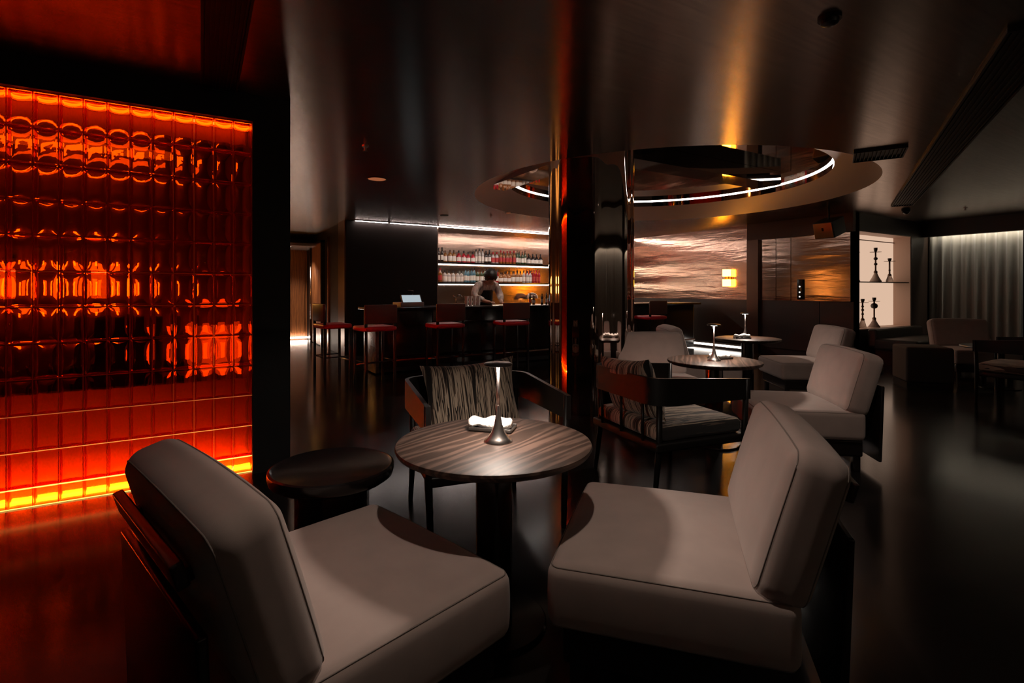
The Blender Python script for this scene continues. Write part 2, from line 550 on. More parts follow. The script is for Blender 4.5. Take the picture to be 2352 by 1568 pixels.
obj('curtain', pleats(11.5), M['curtain'], wrear, smooth=True, loc=(-2.5, -3.86, 0))
obj('pelmet', MB().box2((-3, -3.70, 2.20), (10, -3.60, H_C)), M['ceiling_dark'], wrear)
obj('light_strip', MB().box2((-2.5, -3.76, 2.34), (9.0, -3.73, 2.36)), M['led_rear'], wrear)
struct('wall_left', MB().box2((-6.1, -4, 0), (-6.0, 14.2, H_C)), M['dark_wall'])
struct('wall_right', MB().box2((UC, -4, 0), (UC + 0.1, VN, H_C)), M['dark_wall'])

# ---- glass block wall
PU, PZ, NU, NR = 0.109, 0.2, 24, 11
U1 = 0.291
U0 = U1 - NU * PU
Z0 = 0.107
wall_glass = D.objects.new('wall_glass', None); COL.objects.link(wall_glass); wall_glass['kind'] = 'structure'
wall_glass.location = (0, VG, 0)


def block_mesh(name, w, h, d, rim, dish, material='red_glass'):
    nx, nz = 8, 10
    xs = [-w / 2, -w / 2 + rim * 0.25] + [-w / 2 + rim * 0.6 + (w - rim * 1.2) * i / (nx - 4) for i in range(nx - 3)] + [w / 2 - rim * 0.25, w / 2]
    zs = [-h / 2, -h / 2 + rim * 0.25] + [-h / 2 + rim * 0.6 + (h - rim * 1.2) * i / (nz - 4) for i in range(nz - 3)] + [h / 2 - rim * 0.25, h / 2]
    nx, nz = len(xs), len(zs)

    def depth(x, z):
        ex = min(1, max(0, (w / 2 - abs(x) - rim * 0.3) / rim)); ez = min(1, max(0, (h / 2 - abs(z) - rim * 0.3) / rim))
        e = min(ex, ez) if max(ex, ez) < 1 else min(ex, ez)
        e = e * e * (3 - 2 * e)
        edge = 0.004 if (abs(x) > w / 2 - 1e-6 or abs(z) > h / 2 - 1e-6) else 0.0
        return dish * e + edge
    v, f = [], []
    for s in (-1, 1):
        for x in xs:
            for z in zs:
                v.append((x, s * (d / 2 - depth(x, z)), z))
    o = nx * nz
    for i in range(nx - 1):
        for j in range(nz - 1):
            a, b, c, e = i * nz + j, (i + 1) * nz + j, (i + 1) * nz + j + 1, i * nz + j + 1
            f.append((a, b, c, e)); f.append((a + o, e + o, c + o, b + o))
    for i in range(nx - 1):
        f.append((i * nz, i * nz + o, (i + 1) * nz + o, (i + 1) * nz))
        f.append((i * nz + nz - 1, (i + 1) * nz + nz - 1, (i + 1) * nz + nz - 1 + o, i * nz + nz - 1 + o))
    for j in range(nz - 1):
        f.append((j, j + 1, j + 1 + o, j + o))
        q = (nx - 1) * nz + j
        f.append((q, q + o, q + 1 + o, q + 1))
    return MB().add(v, f).mesh(name, M[material], autosmooth=50)


blk = block_mesh('glass_block', PU - 0.0045, PZ - 0.0045, 0.075, 0.020, 0.015)
half = block_mesh('glass_block_half', PU - 0.0045, Z0 - 0.0045, 0.075, 0.012, 0.002, 'red_glass_frost')
for r in range(NR):
    for c in range(NU):
        obj('glass_block', blk, None, wall_glass, loc=(U1 - (c + 0.5) * PU, 0, Z0 + (r + 0.5) * PZ))
for c in range(NU):
    obj('glass_block', half, None, wall_glass, loc=(U1 - (c + 0.5) * PU, 0, Z0 / 2))
jm = MB().box((0, 0, 0), (NU * PU, 0.078, 0.0042)).mesh('joint_strip', M['joint'])
for r in range(NR + 1):
    obj('joint_strip', jm, None, wall_glass, loc=((U0 + U1) / 2, 0, Z0 + r * PZ))
jv = MB().box((0, 0, 0), (0.0042, 0.078, 2.30)).mesh('joint_strip_upright', M['joint'])
for c in range(NU + 1):
    obj('joint_strip', jv, None, wall_glass, loc=(U1 - c * PU, 0, 1.155))
ZT = Z0 + NR * PZ
obj('light_strip', MB().box2((U0, 0.055, 0.004), (U1, 0.085, 0.018)), M['led_amber'], wall_glass)
obj('light_strip', MB().box2((U0, 0.055, ZT - 0.012), (U1, 0.085, ZT - 0.002)), M['led_amber_top'], wall_glass)
for zz in (0.0, Z0):  # two lowest seams made emissive, standing in for the wall's light strips
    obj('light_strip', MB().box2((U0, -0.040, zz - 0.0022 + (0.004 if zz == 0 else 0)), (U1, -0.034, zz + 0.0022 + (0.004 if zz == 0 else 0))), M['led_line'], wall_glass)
for zz, mm in ((Z0 + PZ, 'seam_glow'), (Z0 + 2 * PZ, 'seam_glow_faint')):   # no lamps in these joints: edge glow painted as emission, weaker higher up
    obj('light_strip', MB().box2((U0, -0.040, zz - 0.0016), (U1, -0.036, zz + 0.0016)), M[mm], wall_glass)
obj('reflector', MB().box2((U0, 0.12, 2.185), (U1, 0.135, ZT)), M['upstand'], wall_glass)
obj('reflector', MB().box2((U0, 0.12, 0), (U1, 0.135, 0.60)), M['upstand'], wall_glass)
struct('trim_1', MB().box2((U1, VG - 0.09, 0), (0.52, VG + 0.12, H_C)), M['blackmatt'])
struct('trim_2', MB().box2((-6, VG - 0.09, ZT), (U1, VG + 0.05, H_C)), M['blackmatt'])
struct('wall_glass_side', MB().box2((-6, VG - 0.05, 0), (U0, VG + 0.05, ZT)), M['blackmatt'])
# the booth seen dimly through the glass
struct('wall_booth', MB().box2((-3.2, 5.1, 0), (0.33, 5.2, H_C)), M['booth'])
# the glass turns the corner and runs on along the corridor, glowing towards the column
ret = D.objects.new('wall_glass_return', None); COL.objects.link(ret); ret['kind'] = 'structure'
ret.location = (0.482, VG + 0.12, 0); ret.rotation_euler = (0, 0, PI / 2)
for c in range(NU):
    for r in range(NR):
        obj('glass_block', blk, None, ret, loc=((c + 0.5) * PU, 0, Z0 + (r + 0.5) * PZ))
    obj('glass_block', half, None, ret, loc=((c + 0.5) * PU, 0, Z0 / 2))
LR = NU * PU
obj('light_strip', MB().box2((0, 0.055, 0.004), (LR, 0.085, 0.018)), M['led_amber'], ret)
obj('light_strip', MB().box2((0, 0.055, ZT - 0.014), (LR, 0.085, ZT - 0.002)), M['led_amber'], ret)
obj('reflector', MB().box2((0, 0.12, 0), (LR, 0.135, ZT)), M['upstand'], ret)
struct('trim_6', MB().box2((0.34, VG + 0.12, ZT), (0.52, VG + 0.12 + LR, H_C)), M['blackmatt'])
struct('trim_7', MB().box2((0.34, VG + 0.12 + LR, 0), (0.60, VG + 0.30 + LR, H_C)), M['blackmatt'])
struct('wall_booth_end', MB().box2((-3.2, VG + 0.05, 0), (-3.1, 5.1, H_C)), M['booth'])
struct('ceiling_booth', MB().box2((-3.2, VG + 0.06, 2.44), (0.33, 5.1, 2.47)), M['booth'])

# ---- corridor beside the bar
UCORR = 2.26
struct('wall_corridor_left', MB().box2((0.5, VG + 0.30 + LR, 0), (0.6, 13.7, H_C)), M['wood_wall'])
wce = struct('wall_corridor_end', MB().box2((0.5, 13.64, 0), (2.4, 13.74, H_C)), M['wood_wall'])
obj('panel', MB().box2((0.7, 13.60, 0.16), (1.86, 13.64, 2.15)), M['wood_wall'], wce)
obj('panel', MB().box2((1.90, 13.60, 0.16), (2.20, 13.64, 2.15)), M['wood_wall'], wce)
obj('light_strip', MB().box2((0.7, 13.52, 0.03), (2.25, 13.55, 0.07)), M['led_warm'], wce)
struct('ceiling_corridor', MB().box2((0.6, 12.2, 2.19), (UCORR, 13.64, 2.25)), M['ceiling'])

# ---- block with the dark panel, its left side lined with doors to the corridor
struct('wall_bar_left', MB().box2((UCORR, VP, 0), (4.03, 13.64, H_C)), M['bar_panel'])
d1 = struct('door_1', MB().box2((UCORR - 0.04, 11.55, 0.02), (UCORR, 12.75, 2.22)), M['wood_wall'])
obj('frame', MB().box2((UCORR - 0.08, 12.75, 0.0), (UCORR, 12.83, 2.27)), M['black'], d1)
obj('frame', MB().box2((UCORR - 0.08, 11.47, 0.0), (UCORR, 11.55, 2.27)), M['black'], d1)
obj('frame', MB().box2((UCORR - 0.08, 11.47, 2.22), (UCORR, 12.83, 2.27)), M['black'], d1)
obj('handle', MB().tube([(UCORR - 0.09, 12.60, 0.55), (UCORR - 0.09, 12.60, 1.75)], 0.014), M['steel'], d1, smooth=True)
struct('trim_3', MB().box2((UCORR - 0.03, 11.00, 0.0), (UCORR, 11.08, 2.3)), M['copper'])
struct('trim_4', MB().box2((UCORR - 0.03, 9.60, 0.0), (UCORR, 10.10, H_C)), M['bronze'])

# ---- back bar recess
wb = struct('wall_bar', MB().box2((4.03, VB, 0), (UW, VB + 0.1, H_C)), M['metal_back'])
struct('wall_bar_return', MB().box2((4.03, VP, 0), (4.05, VB, H_C)), M['metal_back'])

# ---- copper wall: metal above, dark panelling below, light at the plinth
wc = struct('wall_copper', MB().box2((UW, VN, 0), (UW + 0.12, VB, H_C)), M['dark_wall'])
for a, b in ((6.30, VB), (5.745, 6.06), (5.46, 5.735), (4.45, 5.45)):
    obj('metal_panel', MB().box2((UW - 0.025, a, 1.02), (UW, b, H_C if a > 6.2 else 2.17)), M['metal_wall'], wc)
for a, b in ((8.0, VB), (6.30, 7.99), (4.95, 6.06), (4.40, 4.94)):
    obj('wainscot_panel', MB().box2((UW - 0.03, a, 0.13), (UW, b, 1.01)), M['dark_wall'], wc)
obj('light_strip', MB().box2((UW - 0.012, 6.32, 0.045), (UW - 0.002, VB, 0.085)), M['led_floor'], wc)
struct('trim_5', MB().box2((UW - 0.09, 6.06, 0), (UW, 6.30, 2.17)), M['bronze'])
struct('ceiling_bulkhead', MB().box2((UW - 0.08, VN, 2.17), (UW, 6.30, H_C)), M['bronze_dark'])

# ---- wall with the lit niche
NX0, NX1, NZ0, NZ1, ND = 9.328, 11.19, 0.545, 2.195, 0.30
mlin = mat('niche_lining', (0.62, 0.43, 0.34), 0.5)
wl = struct('wall_niche_left', MB().box2((UW, VN, 0), (NX0, VN + 0.5, H_C)), M['dark_wall'])
wr = struct('wall_niche_right', MB().box2((NX1, VN, 0), (UC, VN + 0.5, H_C)), M['dark_wall'])
wlo = struct('wall_niche_lower', MB().box2((NX0, VN, 0), (NX1, VN + 0.5, NZ0)), M['dark_wall'])
wup = struct('wall_niche_upper', MB().box2((NX0, VN, NZ1), (NX1, VN + 0.5, H_C)), M['dark_wall'])
obj('lining', MB().box2((NX1 - 0.012, VN + 0.01, NZ0), (NX1, VN + ND, NZ1)), mlin, wr)
obj('lining', MB().box2((NX0, VN + 0.01, NZ0), (NX0 + 0.012, VN + ND, NZ1)), mlin, wl)
obj('lining', MB().box2((NX0, VN + 0.01, NZ1 - 0.012), (NX1, VN + ND, NZ1)), mlin, wup)
obj('lining', MB().box2((NX0, VN + 0.01, NZ0), (NX1, VN + ND, NZ0 + 0.012)), mlin, wlo)
wbk = struct('wall_niche_back', MB().box2((NX0, VN + ND, NZ0), (NX1, VN + ND + 0.03, NZ1)), M['dark_wall'])
k = 12
for i in range(k):
    a = NX0 + 0.012 + (NX1 - NX0 - 0.024) * i / k; b = NX0 + 0.012 + (NX1 - NX0 - 0.024) * (i + 1) / k
    obj('backlit_panel', MB().box2((a + 0.002, VN + ND - 0.01 - 0.006 * (i % 2), NZ0 + 0.012), (b - 0.002, VN + ND, NZ1 - 0.012)), M['niche_glow'], wbk)
obj('rail', MB().box2((NX0 + 0.012, VN + ND - 0.03, NZ1 - 0.11), (NX1 - 0.012, VN + ND - 0.018, NZ1 - 0.095)), M['bronze'], wbk)
nsh = thing('niche_shelf', 'thin black shelf carrying hookahs across the lit niche', 'shelf', (NX0, VN, 1.335))
obj('board', MB().box2((0.012, 0.03, 0), (NX1 - NX0 - 0.012, ND - 0.02, 0.017)), M['black'], nsh)

# ---- pelmet and cove over the curtain
struct('ceiling_pelmet', MB().box2((UC - 0.42, -2.5, 2.20), (UC - 0.30, VN, H_C)), M['ceiling_dark'])
lc = thing('light_strip', 'hidden light strip washing the top of the grey curtain', 'light strip', (UC - 0.26, 0.9, 2.35))
obj('strip', MB().box((0, 0, 0), (0.03, 6.6, 0.02)), M['led_curtain'], lc)

# ================================================================== FURNITURE
# ---- slipper chair
CW, CD = 0.72, 0.80


def make_chair(name, label, loc, rotz, group):
    t = thing(name, label, 'chair', loc, rotz, group)
    hw, hd = CW / 2, 0.335

    def crown(p):
        x, y = p[0] / hw, p[1] / hd
        if p[2] > 0:
            p[2] += 0.022 * max(0, 1 - x * x) * max(0, 1 - y * y)
        k = 1 + 0.012 * max(0, 1 - (p[2] / 0.1) ** 2)
        p[0] *= k
        if p[1] > 0:
            p[1] *= k + 0.012 * max(0, 1 - x * x)
        return p
    seat = obj('seat_cushion', MB().rbox((0, 0.055, 0.305), (CW, 0.67, 0.19), 0.035, 4, 6, crown), M['fabric'], t, smooth=True)
    for zz in (0.0847, -0.0847):
        pts = [crown(Vector((x, y, zz))) + Vector((0, 0.055, 0.305)) for x, y in rrect(CW - 0.0206, 0.67 - 0.0206, 0.0247, 5, 6)]
        obj('piping', MB().tube(pts, 0.0022, 6, True), M['piping'], seat, smooth=True)
    # back cushion, leaning back
    T = Matrix.Translation((0, -0.145, 0.40)) @ Matrix.Rotation(math.radians(16), 4, 'X')

    def bulge(p):
        x, z = p[0] / hw, p[2] / 0.21
        k = max(0, 1 - x * x) * max(0, 1 - z * z)
        p[1] += 0.02 * k * (1 if p[1] > 0 else -0.4)
        p[2] += 0.012 * max(0, 1 - x * x) * (1 if p[2] > 0 else 0)
        return p
    back = obj('back_cushion', MB().rbox((0, -0.08, 0.205), (CW, 0.15, 0.42), 0.055, 4, 6, bulge, T), M['fabric'], t, smooth=True)
    for yy in (0.0589, -0.0589):
        pts = [T @ (bulge(Vector((x, yy, z))) + Vector((0, -0.08, 0.205))) for x, z in rrect(CW - 0.0322, 0.42 - 0.0322, 0.0389, 5, 6)]
        obj('piping', MB().tube(pts, 0.0022, 6, True), M['piping'], back, smooth=True)
    obj('base', MB().rbox((0, 0.04, 0.155), (CW - 0.06, 0.62, 0.11), 0.012, 2, 0), M['frame'], t, auto=40)
    T2 = Matrix.Translation((0, -0.365, 0.07)) @ Matrix.Rotation(math.radians(2), 4, 'X')
    obj('back_panel', MB().rbox((0, -0.012, 0.25), (CW - 0.08, 0.022, 0.50), 0.008, 2, 0, None, T2), M['frame'], t, auto=40)
    for s in (-1, 1):
        obj('leg', MB().rbox((s * (hw - 0.07), 0.31, 0.05), (0.045, 0.045, 0.102), 0.006, 2, 0), M['frame'], t, auto=40)
        obj('leg', MB().rbox((s * (hw - 0.07), -0.24, 0.05), (0.045, 0.045, 0.102), 0.006, 2, 0), M['frame'], t, auto=40)
    T3 = Matrix.Translation((0, -0.395, 0.67)) @ Matrix.Rotation(math.radians(16), 4, 'X')
    obj('back_rail', MB().rbox((0, -0.02, 0), (0.52, 0.024, 0.055), 0.005, 2, 0, None, T3), M['wood_dark'], t, auto=40)
    for s in (-1, 1):
        obj('rail_bracket', MB().rbox((s * 0.2, 0.005, -0.03), (0.03, 0.06, 0.03), 0.004, 2, 0, None, T3), M['frame'], t, auto=40)
    return t


G_CH = 'taupe slipper chairs around the lounge tables'


def chair_at(front_mid, F, off=0.39):
    n_ = math.hypot(*F); f = (F[0] / n_, F[1] / n_)
    return cf(front_mid[0] - off * f[0], front_mid[1] - off * f[1]), heading(*f)


loc, rz = chair_at((-0.26, 1.733), (0.683, 0.73))
chair0 = make_chair('slipper_chair', 'taupe slipper chair nearest the glowing red glass wall, its back to the camera', loc, rz, G_CH)
for fm, F, lb in (
        ((0.21, 1.858), (-0.954, 0.30), 'large taupe slipper chair facing left across the nearest round table'),
        ((1.72, 3.85), (-0.986, 0.166), 'taupe slipper chair facing left to the middle round table'),
        ((3.02, 6.08), (-0.99, 0.1), 'taupe slipper chair facing left to the farthest round table, below the wall light'),
        ((1.40, 4.41), (0.1, -0.995), 'taupe slipper chair facing the camera beside the mirrored column'),
        ((2.54, 6.02), (1.0, -0.05), 'taupe slipper chair mostly hidden behind the middle round table, facing right'),
        ((6.30, 6.86), (-0.25, -0.97), 'taupe slipper chair standing in front of the grey curtain')):
    loc, rz = chair_at(fm, F)
    dup(chair0, loc, rz, lb)

# ---- round pedestal tables
G_T = 'round dark wood pedestal tables'


def make_table(label, loc, rot):
    t = thing('pedestal_table', label, 'table', loc, rot, G_T)
    obj('table_top', MB().lathe([(0.0, 0.622), (0.325, 0.622), (0.345, 0.632), (0.353, 0.645), (0.350, 0.653), (0.343, 0.655), (0.0, 0.655)], 96), M['wood_top'], t, auto=30)
    obj('stem', MB().lathe([(0.066, 0.012), (0.066, 0.60), (0.10, 0.622)], 40), M['black'], t, auto=40)
    obj('base', MB().lathe([(0.0, 0.0), (0.19, 0.0), (0.19, 0.008), (0.184, 0.014), (0.0, 0.018)], 64), M['black'], t, auto=40)
    return t


T1, T2_, T3_ = cf(-0.065, 1.88), cf(1.583, 4.06), cf(2.705, 5.95)
tab0 = make_table('round dark wood pedestal table nearest the camera', T1, math.radians(20))
dup(tab0, T2_, 0.7, 'round dark wood pedestal table in the middle, between the column and a taupe chair')
dup(tab0, T3_, 1.6, 'round dark wood pedestal table farthest back, near the copper wall')

# ---- table lamps
G_L = 'slim mushroom table lamps'


def make_lamp(label, loc):
    t = thing('table_lamp', label, 'table lamp', loc, 0, G_L)
    obj('base', MB().lathe([(0.0, 0.0), (0.052, 0.0), (0.052, 0.004), (0.040, 0.014), (0.026, 0.032), (0.015, 0.060), (0.009, 0.095), (0.0065, 0.13)], 40), M['lamp_metal'], t, auto=60)
    obj('stem', MB().lathe([(0.0065, 0.13), (0.0055, 0.18), (0.0055, 0.272)], 20), M['lamp_metal'], t, smooth=True)
    cap = obj('cap', MB().lathe([(0.0, 0.2735), (0.048, 0.2735), (0.052, 0.276), (0.052, 0.280), (0.046, 0.284), (0.0, 0.286)], 40), M['cap_dark'], t, auto=40)
    obj('light_disc', MB().disc(0.036, 0.2725, 32, 0.012), M['lamp_glow'], cap)
    return t


TZ = 0.655
lamp0 = make_lamp('slim metal table lamp on the nearest round table', cf(-0.05, 1.875, TZ))
dup(lamp0, cf(1.571, 4.03, TZ), 0, 'slim metal table lamp on the middle round table')
dup(lamp0, cf(2.70, 6.0, TZ), 0, 'slim metal table lamp on the farthest round table')

# ---- dishes with rolled white towels
G_D = 'small dishes on the lounge tables'


def make_dish(label, loc, rz):
    t = thing('dish', label, 'dish', loc, rz, G_D)
    obj('plate', MB().rbox((0, 0, 0.006), (0.17, 0.095, 0.010), 0.004, 2, 0), M['dish'], t, auto=40)
    for s in (-1, 1):
        obj('rim', MB().rbox((0, s * 0.046, 0.011), (0.17, 0.006, 0.012), 0.002, 2, 0), M['dish'], t, auto=40)
    return t


def make_towel(label, loc, rz):
    mb_ = MB()
    n1, n2 = 14, 8
    v, f = [], []
    for i in range(n1):
        x = -0.075 + 0.15 * i / (n1 - 1)
        for j in range(n2):
            g = 2 * PI * j / n2
            ry, rzz = 0.034 + 0.006 * math.sin(i * 1.3), 0.012 + 0.005 * math.sin(i * 0.9 + 1) + 0.010 * (i / n1)
            if i in (0, n1 - 1):
                ry *= 0.55; rzz *= 0.6
            v.append((x, ry * math.cos(g) * (1 + 0.15 * math.sin(i * 2.1 + j)), 0.016 + rzz * math.sin(g) + 0.004))
    for i in range(n1 - 1):
        for j in range(n2):
            f.append((i * n2 + j, i * n2 + (j + 1) % n2, (i + 1) * n2 + (j + 1) % n2, (i + 1) * n2 + j))
    f.append(tuple(reversed(range(n2)))); f.append(tuple((n1 - 1) * n2 + j for j in range(n2)))
    o = obj('towel', mb_.add([(p[0] * 1.15, p[1] * 1.15, p[2] * 1.25) for p in v], f), M['white_cloth'], None, smooth=True, loc=loc, rotz=rz)
    return tag(o, label, 'towel', 'folded white towels on the lounge tables')


dish0 = make_dish('small dark dish behind the lamp on the nearest table', cf(-0.075, 2.03, TZ), heading(0.25, 1))
dup(dish0, cf(1.66, 4.13, TZ), heading(-0.3, 1), 'small dark dish beside the lamp on the middle table')
dup(dish0, cf(2.62, 5.90, TZ), heading(0.1, 1), 'small dark dish beside the lamp on the farthest table')
make_towel('folded white towel on the dish of the nearest table', cf(-0.085, 2.03, TZ + 0.004), heading(0.25, 1))
make_towel('folded white towel on the dish of the middle table', cf(1.66, 4.13, TZ + 0.004), heading(-0.3, 1))
make_towel('folded white towel on the dish of the farthest table', cf(2.62, 5.90, TZ + 0.004), heading(0.1, 1))

# ---- low side table
st = thing('side_table', 'low round black side table between the chair and the glass wall', 'side table', cf(-0.71, 2.05))
obj('table_top', MB().lathe([(0.0, 0.455), (0.21, 0.455), (0.232, 0.470), (0.238, 0.490), (0.236, 0.508), (0.228, 0.512), (0.215, 0.506), (0.0, 0.504)], 64), M['black'], st, auto=50)
obj('drum', MB().lathe([(0.14, 0.0), (0.14, 0.42), (0.155, 0.455)], 48), M['black'], st, auto=40)

# ---- black armchair with striped seat
G_A = 'black framed armchairs with striped seats'


def band(w, d, r, z0, z1, th, open_front=True):
    """U-shaped wrap: arms and back, open at +y"""
    pts = [(w / 2, d / 2), ]
    for a in range(0, 91, 15):
        g = math.radians(-a)
        pts.append((w / 2 - r + r * math.cos(g), -d / 2 + r + r * math.sin(g)))
    for a in range(90, 181, 15):
        g = math.radians(-a)
        pts.append((-w / 2 + r + r * math.cos(g), -d / 2 + r + r * math.sin(g)))
    pts.append((-w / 2, d / 2))
    inn = []
    for i, p in enumerate(pts):
        a = Vector(pts[max(0, i - 1)]); b = Vector(pts[min(len(pts) - 1, i + 1)])
        t = (b - a).normalized(); nrm = Vector((t.y, -t.x))
        q = Vector(p) + nrm * th
        if q.length > Vector(p).length:
            q = Vector(p) - nrm * th
        inn.append((q.x, q.y))
    k_ = len(pts)
    v = []
    for i in range(k_):
        zt = z1 - 0.035 * max(0, min(1, (pts[i][1] + 0.1) / (d / 2 + 0.1)))
        v += [(*pts[i], z0), (*pts[i], zt), (*inn[i], zt), (*inn[i], z0)]
    f = []
    for i in range(k_ - 1):
        for q in range(4):
            f.append((i * 4 + q, i * 4 + (q + 1) % 4, (i + 1) * 4 + (q + 1) % 4, (i + 1) * 4 + q))
    f.append((3, 2, 1, 0)); f.append(tuple((k_ - 1) * 4 + q for q in range(4)))
    return MB().add(v, f)


def make_armchair(label, loc, rz):
    t = thing('armchair', label, 'armchair', loc, rz, G_A)
    w, d = 0.74, 0.68
    obj('back_band', band(w, d, 0.13, 0.55, 0.705, 0.022), M['satin'], t, auto=35)
    obj('seat_frame', MB().rbox((0, 0, 0.315), (w - 0.04, d - 0.03, 0.05), 0.012, 2, 0), M['satin'], t, auto=40)
    obj('seat_cushion', MB().rbox((0, 0.01, 0.385), (w - 0.08, d - 0.06, 0.09), 0.035, 3, 4,
                                  lambda p: Vector((p[0], p[1], p[2] + (0.015 * max(0, 1 - (p[0] / 0.34) ** 2) * max(0, 1 - (p[1] / 0.32) ** 2) if p[2] > 0 else 0)))),
        M['stripe'], t, smooth=True)
    for sx in (-1, 1):
        obj('leg', MB().tube([(sx * (w / 2 - 0.012), d / 2 - 0.02, 0.67), (sx * (w / 2 - 0.02), d / 2 - 0.03, 0.32), (sx * (w / 2 - 0.03), d / 2 - 0.02, 0.0)], [0.017, 0.019, 0.013], 10), M['satin'], t, smooth=True)
        obj('leg', MB().tube([(sx * (w / 2 - 0.05), -d / 2 + 0.055, 0.60), (sx * (w / 2 - 0.06), -d / 2 + 0.06, 0.32), (sx * (w / 2 - 0.05), -d / 2 + 0.02, 0.0)], [0.017, 0.019, 0.013], 10), M['satin'], t, smooth=True)
    for s in (-0.22, 0, 0.22):
        obj('back_slat', MB().tube([(s, -d / 2 + 0.014, 0.33), (s, -d / 2 + 0.012, 0.56)], 0.009, 8), M['satin'], t, smooth=True)
    return t


arm0 = make_armchair('black armchair behind the nearest table, holding an upright striped pillow', cf(-0.17, 2.80), heading(0.36, -0.93))
dup(arm0, cf(0.98, 3.33), heading(0.93, 0.37), 'black armchair with striped seat at the foot of the mirrored column')
dup(arm0, cf(5.42, 5.45), heading(-0.5, 0.8), 'dark armchair at the right edge of the picture')


def make_pillow(label, w, h, th, loc, rot):
    n1 = 20
    v, f = [], []
    for s in (-1, 1):
        for i in range(n1 + 1):
            for j in range(n1 + 1):
                a, b = -1 + 2 * i / n1, -1 + 2 * j / n1
                px = a * (1 - 0.07 * (1 - b * b) * 0 - 0.10 * (1 - abs(b) ** 2) * abs(a) ** 3)
                pz = b * (1 - 0.12 * (1 - abs(a) ** 2) * abs(b) ** 3)
                t_ = max(0, (1 - a ** 4)) ** 0.55 * max(0, (1 - b ** 4)) ** 0.55
                v.append((px * w / 2, s * th / 2 * t_, pz * h / 2))
    o_ = (n1 + 1) ** 2
    for i in range(n1):
        for j in range(n1):
            a, b, c, e = i * (n1 + 1) + j, (i + 1) * (n1 + 1) + j, (i + 1) * (n1 + 1) + j + 1, i * (n1 + 1) + j + 1
            f.append((a, b, c, e)); f.append((a + o_, e + o_, c + o_, b + o_))
    o = obj('pillow', MB().add(v, f), M['stripe'], None, smooth=True, loc=loc)
    o.rotation_euler = rot
    return tag(o, label, 'pillow', 'striped pillows on the black armchairs')


hz = heading(0.38, -0.92)
make_pillow('brown and cream striped pillow standing on the armchair behind the nearest table', 0.56, 0.40, 0.15, cf(-0.225, 2.93, 0.605), Euler((math.radians(14), math.radians(3), hz)))
hz = heading(0.93, 0.37)
make_pillow('striped pillow leaning in the armchair at the foot of the column', 0.52, 0.38, 0.15, cf(0.75, 3.25, 0.60), Euler((math.radians(16), math.radians(-4), hz)))

# ---- right-hand corner: ottoman, low table, glass, bench
ot = thing('ottoman', 'dark square upholstered ottoman in front of the grey curtain', 'ottoman', cf(5.27, 6.66), heading(-0.35, -1))
obj('cushion', MB().rbox((0, 0, 0.27), (0.50, 0.50, 0.44), 0.03, 3, 1), mat('brown_upholstery', (0.07, 0.052, 0.044), 0.9), ot, smooth=True)
obj('plinth', MB().box((0, 0, 0.025), (0.48, 0.48, 0.05)), M['frame'], ot)
lt = thing('low_table', 'low round dark table beside the ottoman with a small glass', 'table', cf(6.02, 6.40))
obj('table_top', MB().lathe([(0.0, 0.49), (0.37, 0.49), (0.38, 0.50), (0.375, 0.515), (0.0, 0.515)], 64), M['wood_dark'], lt, auto=40)
obj('stem', MB().lathe([(0.05, 0.012), (0.05, 0.49)], 24), M['black'], lt, auto=40)
obj('base', MB().lathe([(0.0, 0.0), (0.2, 0.0), (0.2, 0.01), (0.0, 0.014)], 40), M['black'], lt, auto=40)
gl = obj('drinking_glass', MB().lathe([(0.0, 0.0), (0.026, 0.0), (0.032, 0.10), (0.029, 0.10), (0.024, 0.008), (0.0, 0.008)], 24), M['glass_clear'], None, auto=40, loc=cf(6.12, 6.50, 0.515))
tag(gl, 'small drinking glass on the low table by the curtain', 'glass')
bn = thing('bench', 'dark upholstered bench under the lit niche', 'bench', (10.25, 3.95, 0), 0)
dk = mat('dark_green_leather', (0.035, 0.033, 0.028), 0.5)
obj('seat', MB().rbox((0, -0.05, 0.33), (1.7, 0.62, 0.18), 0.04, 3, 2), dk, bn, smooth=True)
obj('backrest', MB().rbox((0, 0.28, 0.42), (1.7, 0.14, 0.30), 0.04, 3, 2), dk, bn, smooth=True)
obj('base', MB().box((0, -0.03, 0.12), (1.62, 0.55, 0.24)), M['frame'], bn)

# ---- curtains
for i, (v0, v1, lb) in enumerate(((VN - 0.02, 3.05, 'grey pleated curtain panel next to the lit niche'), (3.03, 1.55, 'grey pleated curtain panel behind the far taupe chair'),
                                  (1.53, -0.3, 'grey pleated curtain panel at the right edge of the picture'))):
    v, f = [], []
    nn, nz = int(abs(v1 - v0) * 60), 6
    ph = random.random() * 6
    for a in range(nn + 1):
        t = a / nn
        vv = v0 + (v1 - v0) * t
        s = abs(vv) * 1.0
        off = 0.045 * math.sin(vv * 2 * PI / 0.155 + 0.8 * math.sin(vv * 5 + ph)) + 0.012 * math.sin(vv * 2 * PI / 0.071 + ph)
        for b in range(nz + 1):
            z = 0.02 + 2.38 * b / nz
            v.append((UC - 0.15 + off * (1.0 - 0.35 * (b / nz) ** 2), vv, z))
    for a in range(nn):
        for b in range(nz):
            q = a * (nz + 1) + b
            f.append((q, q + nz + 1, q + nz + 2, q + 1))
    cu = obj('curtain', MB().add(v, f), M['curtain'], None, smooth=True)
    sm = cu.modifiers.new('thickness', 'SOLIDIFY'); sm.thickness = 0.003
    tag(cu, lb, 'curtain', 'grey curtain panels')

